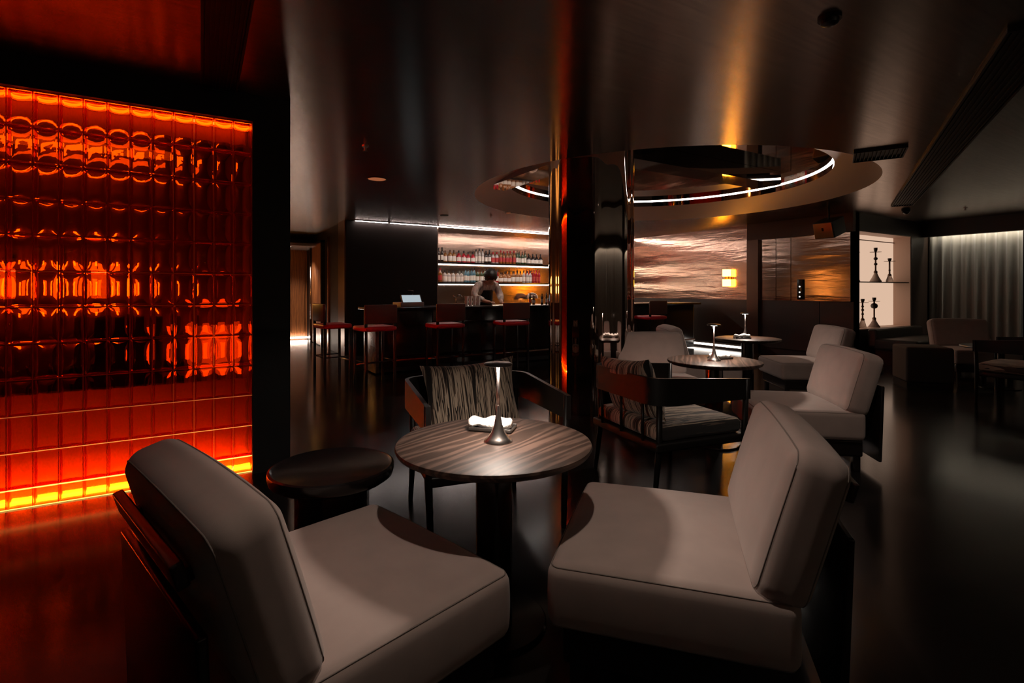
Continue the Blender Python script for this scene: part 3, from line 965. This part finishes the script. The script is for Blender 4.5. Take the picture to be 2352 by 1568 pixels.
# ================================================================== BAR
VF = 7.22
UB0, UB1, ZB = 2.05, 8.9, 0.955
bc = thing('bar_counter', 'long black bar counter in front of the lit bottle shelves', 'bar counter', (UB0, VF, 0))
W_ = UB1 - UB0
obj('counter_top', MB().rbox((W_ / 2, 0.36, ZB - 0.02), (W_, 0.78, 0.04), 0.008, 2, 0), M['black'], bc, auto=40)
nP = 8
for i in range(nP):
    a = 0.12 + (W_ - 0.2) * i / nP; b = 0.12 + (W_ - 0.2) * (i + 1) / nP
    obj('front_panel', MB().rbox(((a + b) / 2, 0.12, 0.51), (b - a - 0.008, 0.03, 0.85), 0.004, 2, 0), M['black'], bc, auto=40)
obj('end_panel', MB().rbox((0.10, 0.38, 0.48), (0.05, 0.62, 0.92), 0.005, 2, 0), mat('veined_stone', (0.10, 0.075, 0.065), 0.25, vary=0.9, vscale=7), bc, auto=40)
obj('carcass', MB().box2((0.13, 0.14, 0.02), (W_ - 0.02, 0.68, ZB - 0.05)), M['blackmatt'], bc)
obj('foot_rail', MB().tube([(0.3, -0.02, 0.2), (W_ - 0.2, -0.02, 0.2)], 0.018, 10), M['bronze'], bc, smooth=True)
for i in range(6):
    x = 0.4 + (W_ - 0.8) * i / 5
    obj('rail_bracket', MB().tube([(x, -0.02, 0.2), (x, 0.12, 0.2)], 0.010, 8), M['bronze'], bc, smooth=True)

# stools
G_S = 'red seated bar stools along the bar'


def make_stool(label, loc, rz):
    t = thing('bar_stool', label, 'bar stool', loc, rz, G_S)
    obj('seat', MB().rbox((0, 0, 0.715), (0.44, 0.40, 0.065), 0.028, 3, 2), M['red_seat'], t, smooth=True)
    for sx in (-1, 1):
        for sy in (-1, 1):
            top = 0.99 if sy < 0 else 0.69
            obj('leg', MB().rbox((sx * 0.195, sy * 0.175, top / 2), (0.032, 0.032, top), 0.005, 2, 0), M['frame'], t, auto=40)
    obj('backrest', MB().rbox((0, -0.185, 0.90), (0.44, 0.03, 0.24), 0.012, 2, 1), mat('brown_leather', (0.10, 0.035, 0.022), 0.35) if 'brown_leather' not in D.materials else D.materials['brown_leather'], t, auto=40)
    obj('footrest', MB().tube([(-0.195, 0.175, 0.24), (0.195, 0.175, 0.24)], 0.011, 8), M['steel'], t, smooth=True)
    obj('stretcher', MB().tube([(-0.195, -0.175, 0.3), (0.195, -0.175, 0.3)], 0.009, 8), M['frame'], t, smooth=True)
    for sx in (-1, 1):
        obj('stretcher', MB().tube([(sx * 0.195, -0.175, 0.3), (sx * 0.195, 0.175, 0.3)], 0.009, 8), M['frame'], t, smooth=True)
    return t


stool0 = make_stool('red seated bar stool at the left end of the bar, back to the corridor', (1.56, 7.42, 0), -PI / 2 + 0.15)
for u, vv, r, lb in ((1.93, 6.66, 0.15, 'red seated bar stool at the front left corner of the bar'),
                     (2.93, 6.70, 0.05, 'red seated bar stool third from the corridor, behind the striped pillow'),
                     (4.02, 6.72, -0.08, 'red seated bar stool just left of the mirrored column, below the bartender'),
                     (6.98, 6.75, 0.02, 'red seated bar stool at the far right end of the bar, right of the column')):
    dup(stool0, (u, vv, 0), r, lb)

# back bar
bb = thing('back_bar_cabinet', 'low dark cabinet behind the bar under the bottle shelves', 'cabinet', (4.07, VB - 0.45, 0))
WBB = UW - 4.12
obj('body', MB().box2((0, 0.02, 0.02), (WBB, 0.44, 0.84)), M['wood_dark'], bb)
obj('worktop', MB().box2((0, 0, 0.84), (WBB, 0.445, 0.87)), M['black'], bb)
for i in range(8):
    a = 0.02 + (WBB - 0.04) * i / 8; b = 0.02 + (WBB - 0.04) * (i + 1) / 8
    dr = obj('door', MB().box2((a + 0.004, 0.0, 0.06), (b - 0.004, 0.02, 0.82)), M['wood_dark'], bb)
    obj('handle', MB().tube([(b - 0.05, -0.015, 0.5), (b - 0.05, -0.015, 0.66)], 0.006, 6), M['steel'], dr, smooth=True)
SHZ = (1.785, 1.345)
SHN = ('upper', 'lower')
for z, nm in zip(SHZ, SHN):
    sh = thing('bottle_shelf', '%s lit bottle shelf on the copper back bar wall' % nm, 'shelf', (4.07, VB, z), 0, 'bottle shelves behind the bar')
    obj('board', MB().box2((0, -0.26, 0.0), (WBB, -0.005, 0.03)), M['bronze'], sh)
    obj('light_strip', MB().box2((0.02, -0.035, -0.018), (WBB - 0.02, -0.015, -0.002)), M['led_shelf'], sh)
    obj('lip', MB().box2((0, -0.27, -0.004), (WBB, -0.26, 0.036)), M['black'], sh)
sl = thing('light_strip', 'bright slot of light in the ceiling along the bar', 'light strip', (UCORR, VP - 0.05, H_C))
obj('housing', MB().box2((0.1, -0.06, -0.012), (6.9, 0.04, -0.004)), M['bronze'], sl)
obj('diffuser', MB().box2((0.15, -0.02, -0.018), (0.75, 0.0, -0.0125)), M['led_bar'], sl)
obj('diffuser', MB().box2((0.80, -0.02, -0.018), (1.75, 0.005, -0.0125)), M['led_bar'], sl)
obj('diffuser', MB().box2((1.78, -0.05, -0.02), (6.85, 0.03, -0.0125)), M['led_bar'], sl)

# bottles
BT = {
    'tall': [(0.0, 0), (0.036, 0), (0.038, 0.01), (0.038, 0.19), (0.030, 0.215), (0.015, 0.235), (0.013, 0.30), (0.0, 0.30)],
    'shoulder': [(0.0, 0), (0.042, 0), (0.044, 0.012), (0.044, 0.165), (0.034, 0.195), (0.016, 0.21), (0.015, 0.265), (0.0, 0.265)],
    'slim': [(0.0, 0), (0.030, 0), (0.031, 0.008), (0.031, 0.20), (0.024, 0.24), (0.013, 0.27), (0.012, 0.32), (0.0, 0.32)],
    'round': [(0.0, 0), (0.040, 0), (0.050, 0.03), (0.050, 0.12), (0.040, 0.165), (0.016, 0.19), (0.015, 0.25), (0.0, 0.25)],
}
LB = {'tall': (0.0385, 0.05, 0.15), 'shoulder': (0.0445, 0.035, 0.14), 'slim': (0.0315, 0.05, 0.16), 'round': (0.0505, 0.035, 0.115)}
CN = {'amber': 'amber', 'green': 'dark green', 'dark': 'near black', 'clear': 'clear', 'red': 'red', 'blue': 'pale blue'}
SN = {'tall': 'straight', 'shoulder': 'broad shouldered', 'slim': 'slim', 'round': 'round bellied'}
protos = {}


def bottle(kind, colr, lab, loc, label, group, sc_=1.0, cat='bottle'):
    key = (kind, colr, lab)
    if key not in protos:
        me = MB().lathe(BT[kind], 14).mesh('bottle_body', M['b_' + colr], autosmooth=50)
        r, a, b = LB[kind]
        ml = MB().add([(r * math.cos(g), r * math.sin(g), z) for z in (a, b) for g in [2 * PI * i / 14 for i in range(14)]],
                      [(i, (i + 1) % 14, 14 + (i + 1) % 14, 14 + i) for i in range(14)]).mesh('bottle_label', M['label_red'] if lab == 'red' else M['label'], smooth=True)
        h = BT[kind][-1][1]
        mc = MB().lathe([(0.0165, h - 0.045), (0.0165, h + 0.006), (0.0, h + 0.006)], 12).mesh('bottle_cap', M['b_red'] if lab == 'red' else (M['bronze'] if colr in ('amber', 'green') else M['blackmatt']), autosmooth=40)
        protos[key] = (me, ml, mc)
    me, ml, mc = protos[key]
    o = obj('bottle', me, loc=loc); o.scale = (sc_,) * 3
    obj('label', ml, None, o); obj('cap', mc, None, o)
    return tag(o, label, cat, group)


rows = [  # (shelf, runs of alike bottles)
    (0, [('slim', 'dark', 'white', 5), ('shoulder', 'amber', 'white', 3), ('round', 'red', 'white', 4), ('slim', 'clear', 'white', 3), ('tall', 'dark', 'white', 2),
         ('shoulder', 'clear', 'red', 2), ('tall', 'amber', 'red', 5), ('slim', 'green', 'white', 4), ('round', 'dark', 'white', 4)]),
    (1, [('tall', 'amber', 'red', 4), ('shoulder', 'clear', 'white', 5), ('slim', 'blue', 'white', 4), ('tall', 'green', 'white', 3), ('slim', 'red', 'white', 4),
         ('round', 'amber', 'white', 3), ('shoulder', 'amber', 'white', 3), ('tall', 'clear', 'white', 3), ('slim', 'red', 'red', 3)]),
]
for si, runs in rows:
    u = 4.16
    for kind, colr, lab, cnt in runs:
        for q in range(cnt):
            w = LB[kind][0] * 2
            bottle(kind, colr, lab, (u + w / 2, VB - 0.15 + random.uniform(-0.02, 0.02), SHZ[si] + 0.030),
                   '%s %s bottle with %s label on the %s back bar shelf' % (CN[colr], SN[kind], 'a red' if lab == 'red' else 'a cream', SHN[si]),
                   'bottles on the %s back bar shelf' % SHN[si], random.uniform(0.95, 1.06))
            u += w + 0.014
# bottles and glasses on the bar, right of the bartender
for i in range(12):
    u = 5.05 + 0.115 * i
    kind = ('slim', 'round', 'tall')[i % 3]; colr = ('green', 'amber', 'dark', 'green')[i % 4]
    bottle(kind, colr, 'white' if i % 4 else 'red', (u, 7.78 + 0.06 * math.sin(i * 2.0), ZB),
           '%s %s bottle%s on the bar beside the bartender' % (CN[colr], SN[kind], '' if i % 4 else ' with red label'), 'bottles standing on the bar', 0.62)
gm = MB().lathe([(0.0, 0.0), (0.026, 0.0), (0.033, 0.075), (0.030, 0.075), (0.024, 0.006), (0.0, 0.006)], 16).mesh('cup', mat('white_cup', (0.85, 0.78, 0.74), 0.4), autosmooth=50)
for i in range(4):
    for q in range(2):
        o = obj('cup', gm, loc=(3.80 + 0.075 * i, 7.80, ZB + 0.077 * q))
        tag(o, 'white cup in the small stack left of the bartender', 'cup', 'stacked white cups on the bar')
# till
till = thing('till', 'pale till with a lit screen standing on the left end of the bar', 'till', (2.72, 7.60, ZB), math.radians(10))
obj('body', MB().rbox((0, 0, 0.035), (0.40, 0.26, 0.07), 0.012, 2, 0), mat('till_grey', (0.35, 0.36, 0.37), 0.4), till, auto=40)
T = Matrix.Translation((0.02, -0.06, 0.10)) @ Matrix.Rotation(math.radians(-28), 4, 'X')
scn = obj('screen', MB().rbox((0, 0, 0.02), (0.34, 0.018, 0.14), 0.006, 2, 0, None, T), M['dish'], till, auto=40)
obj('display', MB().box((0, -0.0095, 0.02), (0.315, 0.002, 0.12), T), M['screen'], scn)
obj('wire_holder', MB().tube([(0.05, 0.05, 0.07), (0.05, 0.05, 0.17), (0.10, 0.05, 0.18), (0.12, 0.05, 0.24), (0.02, 0.05, 0.25)], 0.004, 6), M['steel'], till, smooth=True)
fa = thing('tap', 'small curved metal tap behind the bar', 'tap', (3.62, 7.82, ZB))
obj('spout', MB().tube([(0, 0, 0), (0, 0, 0.12), (0.03, 0, 0.165), (0.08, 0, 0.17), (0.11, 0, 0.14)], 0.011, 8), M['steel'], fa, smooth=True)
obj('lever', MB().tube([(0, 0, 0.12), (-0.05, 0, 0.16)], 0.007, 8), M['steel'], fa, smooth=True)
obj('base', MB().lathe([(0.028, 0), (0.028, 0.02), (0.012, 0.03)], 16), M['steel'], fa, auto=40)
bl = thing('bar_lamp', 'small dark dome lamp glowing orange at the end of the back bar', 'lamp', (6.78, VB - 0.25, 0.87))
obj('base', MB().lathe([(0.07, 0), (0.07, 0.015), (0.015, 0.02), (0.012, 0.16)], 24), M['bronze'], bl, auto=40)
obj('dome', MB().lathe([(0.15, 0.14), (0.14, 0.20), (0.10, 0.25), (0.05, 0.275), (0.0, 0.28)], 32, caps=False), M['bronze'], bl, smooth=True)
obj('bulb', MB().lathe([(0.0, 0.13), (0.03, 0.145), (0.035, 0.165), (0.0, 0.195)], 16), emis('orange_bulb', (1, 0.42, 0.1), 30), bl, smooth=True)

# ---- bartender
PB = (4.30, 8.13, 0.0)
per = thing('person', 'bartender with black hair in a pale patterned shirt and black apron, leaning over the bar', 'person', PB, 0.05)


def skinmesh(name, joints, edges, material, parent, sub=2):
    me = D.meshes.new(name)
    me.from_pydata([j[0] for j in joints], edges, [])
    me.materials.append(material)
    o = D.objects.new(name, me); COL.objects.link(o); o.parent = parent
    sk = o.modifiers.new('skin', 'SKIN')
    for i, j in enumerate(joints):
        me.skin_vertices[0].data[i].radius = (j[1], j[1] if len(j) < 3 else j[2])
    me.skin_vertices[0].data[0].use_root = True
    sk.use_smooth_shade = True
    ss = o.modifiers.new('sub', 'SUBSURF'); ss.levels = sub; ss.render_levels = sub
    return o


body_j = [((0, 0.12, 0.92), 0.13, 0.10), ((0, 0.06, 1.10), 0.12, 0.09), ((0, -0.05, 1.24), 0.15, 0.10), ((0, -0.12, 1.32), 0.11, 0.075), ((0, -0.18, 1.355), 0.05),
          ((0, -0.24, 1.385), 0.065, 0.07), ((0, -0.26, 1.45), 0.075, 0.085),
          ((-0.195, -0.10, 1.29), 0.055), ((-0.27, -0.12, 1.10), 0.045), ((-0.15, -0.34, 1.01), 0.034), ((-0.11, -0.41, 1.0), 0.03),
          ((0.195, -0.10, 1.29), 0.055), ((0.27, -0.12, 1.10), 0.045), ((0.15, -0.34, 1.01), 0.034), ((0.11, -0.41, 1.0), 0.03),
          ((-0.10, 0.10, 0.82), 0.09), ((-0.11, 0.06, 0.48), 0.065), ((-0.11, 0.10, 0.08), 0.045), ((-0.11, -0.05, 0.04), 0.035),
          ((0.10, 0.10, 0.82), 0.09), ((0.11, 0.06, 0.48), 0.065), ((0.11, 0.10, 0.08), 0.045), ((0.11, -0.05, 0.04), 0.035)]
body_e = [(0, 1), (1, 2), (2, 3), (3, 4), (4, 5), (5, 6), (3, 7), (7, 8), (8, 9), (9, 10), (3, 11), (11, 12), (12, 13), (13, 14),
          (0, 15), (15, 16), (16, 17), (17, 18), (0, 19), (19, 20), (20, 21), (21, 22)]
skinmesh('body', body_j, body_e, M['skin'], per)
sh_j = [((0, 0.12, 0.93), 0.15, 0.115), ((0, 0.06, 1.10), 0.145, 0.108), ((0, -0.05, 1.24), 0.172, 0.118), ((0, -0.12, 1.315), 0.12, 0.088),
        ((-0.195, -0.10, 1.29), 0.075), ((-0.275, -0.12, 1.10), 0.066), ((-0.165, -0.31, 1.03), 0.05),
        ((0.195, -0.10, 1.29), 0.075), ((0.275, -0.12, 1.10), 0.066), ((0.165, -0.31, 1.03), 0.05)]
skinmesh('shirt', sh_j, [(0, 1), (1, 2), (2, 3), (3, 4), (4, 5), (5, 6), (3, 7), (7, 8), (8, 9)], M['shirt'], per)
skinmesh('trousers', [((0, 0.12, 0.95), 0.15, 0.12), ((-0.10, 0.10, 0.82), 0.10), ((-0.11, 0.06, 0.48), 0.08), ((-0.11, 0.09, 0.10), 0.065),
                      ((0.10, 0.10, 0.82), 0.10), ((0.11, 0.06, 0.48), 0.08), ((0.11, 0.09, 0.10), 0.065)],
         [(0, 1), (1, 2), (2, 3), (0, 4), (4, 5), (5, 6)], M['apron'], per)
# apron bib over the chest
v, f = [], []
for i in range(9):
    for j in range(9):
        a = -1 + 2 * i / 8; t = j / 8
        z = 0.90 + 0.30 * t
        yc = 0.12 - 0.16 * t
        v.append((a * (0.17 - 0.07 * t), yc - 0.165 + 0.05 * a * a, z))
for i in range(8):
    for j in range(8):
        q = i * 9 + j
        f.append((q, q + 9, q + 10, q + 1))
ap = obj('apron', MB().add(v, f), M['apron'], per, smooth=True)
ap.modifiers.new('thickness', 'SOLIDIFY').thickness = 0.008
# hair: a tousled cap tilted forward with the bowed head
v, f = [], []
for i in range(13):
    for j in range(20):
        th_, g = PI * 0.72 * i / 12, 2 * PI * j / 20
        k_ = 1 + 0.10 * math.sin(j * 2.3 + i * 1.7) + 0.07 * math.sin(j * 5 + i * 2.9)
        p = Vector((0.110 * math.sin(th_) * math.cos(g), 0.120 * math.sin(th_) * math.sin(g), 0.122 * math.cos(th_))) * k_
        p = Matrix.Rotation(math.radians(-2), 3, 'X') @ p
        v.append((p.x, p.y - 0.242, p.z + 1.455))
for i in range(12):
    for j in range(20):
        f.append((i * 20 + j, i * 20 + (j + 1) % 20, (i + 1) * 20 + (j + 1) % 20, (i + 1) * 20 + j))
obj('hair', MB().add(v, f), M['hair'], per, smooth=True)
obj('nose', MB().lathe([(0.0, -0.016), (0.011, -0.010), (0.012, 0.0), (0.006, 0.02), (0.0, 0.03)], 10, (0, -0.340, 1.395)), M['skin'], per, smooth=True)
for s in (-1, 1):
    obj('ear', MB().rbox((s * 0.078, -0.245, 1.405), (0.016, 0.03, 0.05), 0.007, 2, 0), M['skin'], per, smooth=True)
    obj('eye', MB().lathe([(0.0, -0.006), (0.009, 0.0), (0.0, 0.006)], 10, (s * 0.03, -0.332, 1.418)), M['hair'], per, smooth=True)
    for q in range(4):
        x = s * (0.125 - 0.018 * q)
        obj('finger', MB().tube([(x, -0.42, 1.005), (x - s * 0.006, -0.455 - 0.006 * (q % 3), 1.0), (x - s * 0.012, -0.48 - 0.008 * (q % 3), 0.978)], [0.009, 0.0085, 0.007], 8), M['skin'], per, smooth=True)
    obj('thumb', MB().tube([(s * 0.085, -0.40, 1.0), (s * 0.065, -0.43, 0.995), (s * 0.06, -0.455, 0.982)], [0.010, 0.009, 0.008], 8), M['skin'], per, smooth=True)

# ================================================================== WALL AND CEILING FITTINGS
def make_sconce(label, loc, rz, glow, group):
    t = thing('wall_light', label, 'wall light', loc, rz, group)
    for z0, z1 in ((0.045, 0.185), (-0.155, -0.015)):
        obj('glass_block', MB().rbox((-0.07, 0, (z0 + z1) / 2), (0.11, 0.13, z1 - z0), 0.01, 2, 0), glow, t, auto=40)
    obj('back_plate', MB().box((-0.006, 0, 0.015), (0.012, 0.10, 0.30)), M['bronze'], t)
    for s in (-0.035, 0.03):
        obj('bracket', MB().lathe([(0.016, -0.028), (0.016, 0.058)], 12, (-0.07, s, 0)), M['bronze'], t, auto=40)
    obj('arm', MB().tube([(0, 0, 0.015), (-0.07, 0, 0.015)], 0.012, 8), M['bronze'], t, smooth=True)
    return t


make_sconce('glowing two block wall light on the copper wall', (UW - 0.025, 6.74, 1.44), 0, M['sconce'], 'two block wall lights')
for i, u in enumerate((-1.2, -0.66)):  # behind the glass
    s1 = thing('wall_light', ('wall light glowing behind the glass blocks at the left edge of the picture', 'wall light glowing behind the glass blocks, second from the left edge')[i],
               'wall light', (u, 5.1, 1.25), 0, 'wall lights behind the glass')
    obj('shade', MB().rbox((0, -0.07, 0), (0.10, 0.10, 0.22), 0.01, 2, 0), M['booth_lamp'], s1, auto=40)
    obj('back_plate', MB().box((0, -0.006, 0), (0.08, 0.012, 0.36)), M['bronze'], s1)
for vv, lb in ((9.4, 'two block wall light in the corridor, nearer to the glass wall'), (11.4, 'two block wall light in the corridor, nearer to its end')):
    make_sconce(lb, (0.6, vv, 1.30), PI, M['sconce_dim'], 'two block wall lights')
bt = thing('light_strip', 'yellowish light strip high up behind the glass blocks', 'light strip', (-0.95, 4.95, 2.27))
obj('strip', MB().box((0, 0, 0), (1.5, 0.05, 0.06)), emis('yellow_led', (1.0, 0.80, 0.28), 4.5), bt)
blm = thing('floor_lamp', 'orange glowing low lamp behind the right end of the glass blocks', 'lamp', (0.10, 4.75, 0))
obj('shade', MB().lathe([(0.13, 0.60), (0.13, 0.92)], 24), emis('orange_shade', (1.0, 0.5, 0.16), 2.0), blm, smooth=True)
obj('pole', MB().lathe([(0.1, 0.0), (0.1, 0.015), (0.012, 0.02), (0.012, 0.9)], 16), M['bronze'], blm, auto=40)
bch = thing('booth_chair', 'dark round backed chair seen as a silhouette through the glass blocks', 'chair', (-0.45, 4.48, 0))
obj('back', MB().rbox((0, -0.05, 0.66), (0.42, 0.12, 0.76), 0.055, 4, 2), M['blackmatt'], bch, smooth=True)
obj('seat', MB().rbox((0, 0.15, 0.34), (0.55, 0.5, 0.16), 0.04, 3, 1), M['blackmatt'], bch, smooth=True)
for sx in (-1, 1):
    obj('arm', MB().rbox((sx * 0.30, 0.12, 0.52), (0.12, 0.5, 0.36), 0.04, 3, 1), M['blackmatt'], bch, smooth=True)
obj('base', MB().box((0, 0.15, 0.13), (0.5, 0.45, 0.26)), M['blackmatt'], bch)

# speaker
spk = thing('loudspeaker', 'angled black loudspeaker with a bronze lit front hanging from the ceiling', 'loudspeaker', cf(4.80, 8.0, 2.12), 0)
R_ = Matrix.Rotation(heading(-0.85, -0.52), 4, 'Z') @ Matrix.Rotation(math.radians(-18), 4, 'X')
obj('cabinet', MB().rbox((0, -0.20, 0), (0.30, 0.36, 0.26), 0.012, 2, 0, None, R_), M['blackmatt'], spk, auto=40)
obj('grille', MB().rbox((0, -0.012, 0), (0.275, 0.02, 0.235), 0.006, 2, 0, None, R_), M['speaker'], spk, auto=40)
obj('badge', MB().box((0.0, 0.0005, 0.02), (0.03, 0.006, 0.05), R_), M['copper'], spk)
obj('bracket', MB().tube([R_ @ Vector((0, -0.22, 0.12)), R_ @ Vector((0, -0.22, 0.12)) + Vector((0, 0, 0.19))], 0.014, 8), M['blackmatt'], spk, smooth=True)

# control panel with three buttons on the copper wall
cpn = thing('control_panel', 'narrow black control panel with three white buttons on the copper wall', 'control panel', (UW - 0.025, 5.27, 1.22))
obj('plate', MB().rbox((-0.02, 0, 0), (0.04, 0.10, 0.36), 0.006, 2, 0), M['black'], cpn, auto=40)
bmat = emis('button_glow', (1.0, 0.92, 0.85), 1.3)
for z in (0.05, -0.05, -0.13):
    obj('button', MB().lathe([(0.0, 0), (0.013, 0), (0.013, 0.006), (0.0, 0.007)], 14, T=Matrix.Translation((-0.041, 0, z)) @ Matrix.Rotation(-PI / 2, 4, 'Y')), bmat, cpn, auto=40)

# grilles
def grille(label, loc, rz, L_, W__, n_sl):
    t = thing('ceiling_grille', label, 'grille', loc, rz, 'black ceiling grilles')
    for s in (-1, 1):
        obj('frame', MB().box((s * (W__ / 2 - 0.006), 0, -0.012), (0.012, L_, 0.024)), M['blackmatt'], t)
        obj('frame', MB().box((0, s * (L_ / 2 - 0.006), -0.012), (W__ - 0.024, 0.012, 0.024)), M['blackmatt'], t)
    obj('backing', MB().box((0, 0, -0.003), (W__ - 0.02, L_ - 0.02, 0.004)), M['blackmatt'], t)
    me = MB().box((0, 0, -0.013), (0.006, L_ - 0.026, 0.014)).mesh('slat', M['blackmatt'])
    for i in range(n_sl):
        obj('slat', me, None, t, loc=(-W__ / 2 + 0.012 + (W__ - 0.024) * (i + 0.5) / n_sl, 0, 0))
    return t


grille('long black slatted air grille above the red glass wall', (0.10, 2.0, H_C), 0, 3.5, 0.20, 9)
g0, g1 = Vector((8.90, 3.75, 0)), Vector((3.36, 0.92, 0))
gm_ = (g0 + g1) / 2; gd = g1 - g0
grille('very long black slot grille across the dark ceiling at the right', (gm_.x + 0.07, gm_.y - 0.12, H_C), math.atan2(-gd.x, gd.y), gd.length, 0.27, 8)
grille('short black square grille beside the long slot in the ceiling', cf(3.42, 4.83, H_C), math.radians(math.degrees(math.atan2(-gd.x, gd.y))), 0.42, 0.40, 12)


# downlights: fixture with a real lamp in it
def downlight(label, loc, glow, power=0.0, col=(1.0, 0.83, 0.70), ang=80, aim=None, r=0.045, blend=0.7, size=0.03):
    t = thing('downlight', label, 'downlight', loc, 0, 'recessed ceiling downlights')
    obj('ring', MB().lathe([(r, 0.0), (r + 0.012, 0.0), (r + 0.012, -0.006), (r, -0.004)], 32, caps=False), M['blackmatt'], t, auto=40)
    obj('lens', MB().disc(r, -0.002, 32), glow, t)
    if power:
        ld = D.lights.new('spot', 'SPOT'); ld.energy = power; ld.color = col
        ld.spot_size = math.radians(ang); ld.spot_blend = blend; ld.shadow_soft_size = size
        lo = D.objects.new('spot_lamp', ld); COL.objects.link(lo); lo.parent = t
        lo.location = (0, 0, -0.012)
        if aim:
            dv = Vector(aim) - (Vector(loc) + Vector((0, 0, -0.012)))
            lo.rotation_euler = dv.to_track_quat('-Z', 'Y').to_euler()
    return t


downlight('recessed downlight above the nearest table', cf(0.16, 1.36, H_C), M['down_glow'], 34, aim=cf(0.05, 1.6, 0.4), ang=75)
downlight('recessed downlight above the middle table', cf(1.65, 2.2, H_C), M['down_glow'], 30, aim=cf(1.75, 3.9, 0.4), ang=70)
downlight('recessed downlight above the farthest table', cf(2.35, 4.35, H_C), M['down_glow'], 22, aim=cf(3.0, 5.9, 0.4), ang=60) if False else None
downlight('downlight reflecting red light in the ceiling near the corridor', cf(-1.55, 5.95, H_C), M['dim_glow'], r=0.10)  # lens emission painted in for the red light this fixture reflects
downlight('small bright downlight in the corridor ceiling', (1.72, 12.6, 2.19), M['down_glow'], 120, aim=(1.72, 12.6, 0), ang=120)
downlight('small dark downlight above the bar', cf(-1.15, 8.8, H_C), M['blackmatt'], r=0.06)
downlight('small downlight in the ceiling above the bartender', (4.35, 7.35, H_C), M['dim_glow'], 26, aim=(4.35, 7.9, 1.1), ang=62)

sp = MB().lathe([(0.03, 0.0), (0.03, -0.008), (0.012, -0.012), (0.010, -0.04), (0.022, -0.044), (0.022, -0.048), (0.0, -0.05)], 16).mesh('sprinkler', M['steel'], autosmooth=40)
for X, Y, lb in ((-1.30, 4.59, 'small metal ceiling sprinkler above the downlight reflecting red light'), (-0.36, 8.8, 'small metal ceiling sprinkler between the bar and the round recess'),
                 (7.0, 9.0 - 1.0, 'small metal ceiling sprinkler in front of the grey curtain')):
    tag(obj('sprinkler', sp, loc=cf(X, Y, H_C)), lb, 'sprinkler', 'ceiling sprinklers')
sd = thing('smoke_detector', 'round dark smoke detector on the ceiling at the upper right', 'smoke detector', cf(1.49, 2.43, H_C))
obj('base', MB().lathe([(0.0, 0), (0.05, 0), (0.05, -0.012), (0.0, -0.012)], 32), M['cap_dark'], sd, auto=40)
obj('sensor', MB().lathe([(0.04, -0.012), (0.036, -0.03), (0.018, -0.04), (0.0, -0.04)], 32), M['cap_dark'], sd, auto=40)
cam_ = thing('security_camera', 'small black dome camera on the ceiling near the end of the long slot', 'camera', cf(6.2, 8.15, H_C))
obj('base', MB().lathe([(0.0, 0), (0.06, 0), (0.06, -0.03), (0.0, -0.03)], 24), M['blackmatt'], cam_, auto=40)
obj('dome', MB().lathe([(0.05, -0.03), (0.047, -0.055), (0.03, -0.075), (0.0, -0.082)], 24), M['black'], cam_, smooth=True)


# ---- hookahs in the niche
def hookah(label, loc, h, vase, vmat, knobs):
    t = thing('hookah', label, 'hookah', loc, 0, 'hookahs in the lit niche')
    vh = 0.28 * h
    if vase == 'cone':
        pr = [(0.0, 0), (0.088, 0), (0.090, 0.012), (0.055, vh * 0.45), (0.030, vh * 0.8), (0.024, vh), (0.0, vh)]
    else:
        pr = [(0.0, 0), (0.055, 0), (0.058, 0.02), (0.046, vh * 0.5), (0.030, vh * 0.9), (0.026, vh), (0.0, vh)]
    vh2 = vh
    obj('vase', MB().lathe(pr, 24), vmat, t, auto=50)
    obj('collar', MB().lathe([(0.028, vh2 - 0.01), (0.030, vh2 + 0.01), (0.018, vh2 + 0.03)], 16), M['bronze'], t, auto=50)
    obj('stem', MB().lathe([(0.013, vh2), (0.013, h * 0.86)], 14), M['bronze'], t, smooth=True)
    for kz, kr in knobs:
        obj('knob', MB().lathe([(0.0, kz * h - kr), (kr * 0.8, kz * h - kr * 0.6), (kr, kz * h), (kr * 0.8, kz * h + kr * 0.6), (0.0, kz * h + kr)], 16), M['frame'], t, smooth=True)
    obj('tray', MB().lathe([(0.0, h * 0.86), (0.085, h * 0.86 + 0.004), (0.09, h * 0.86 + 0.010), (0.0, h * 0.86 + 0.006)], 24), M['bronze'], t, auto=40)
    obj('bowl', MB().lathe([(0.014, h * 0.87), (0.028, h * 0.93), (0.030, h), (0.0, h)], 16), M['frame'], t, auto=50)
    return t


clay = mat('clay_vase', (0.30, 0.22, 0.19), 0.5)
hv = VN + 0.135
z_l, z_u = NZ0 + 0.012, 1.352
hookah('tall hookah with pale cone vase on the upper niche shelf', (10.17, hv, z_u), 0.60, 'cone', mat('pale_vase', (0.55, 0.43, 0.36), 0.5), ((0.52, 0.028), (0.68, 0.032)))
hookah('slim glass hookah at the right end of the upper niche shelf', (10.68, hv, z_u), 0.43, 'slim', M['grey_glass'], ((0.5, 0.018),))
hookah('hookah half hidden at the left end of the upper niche shelf', (9.37 + 0.06, hv, z_u), 0.56, 'cone', M['frame'], ((0.6, 0.025),))
hookah('slim glass hookah with green stem at the lower left of the niche', (9.72, hv, z_l), 0.50, 'slim', M['grey_glass'], ((0.48, 0.022), (0.62, 0.024), (0.74, 0.022)))
hookah('hookah with dark clay vase and round black knob in the lower niche', (10.12, hv, z_l), 0.52, 'cone', clay, ((0.72, 0.055),))
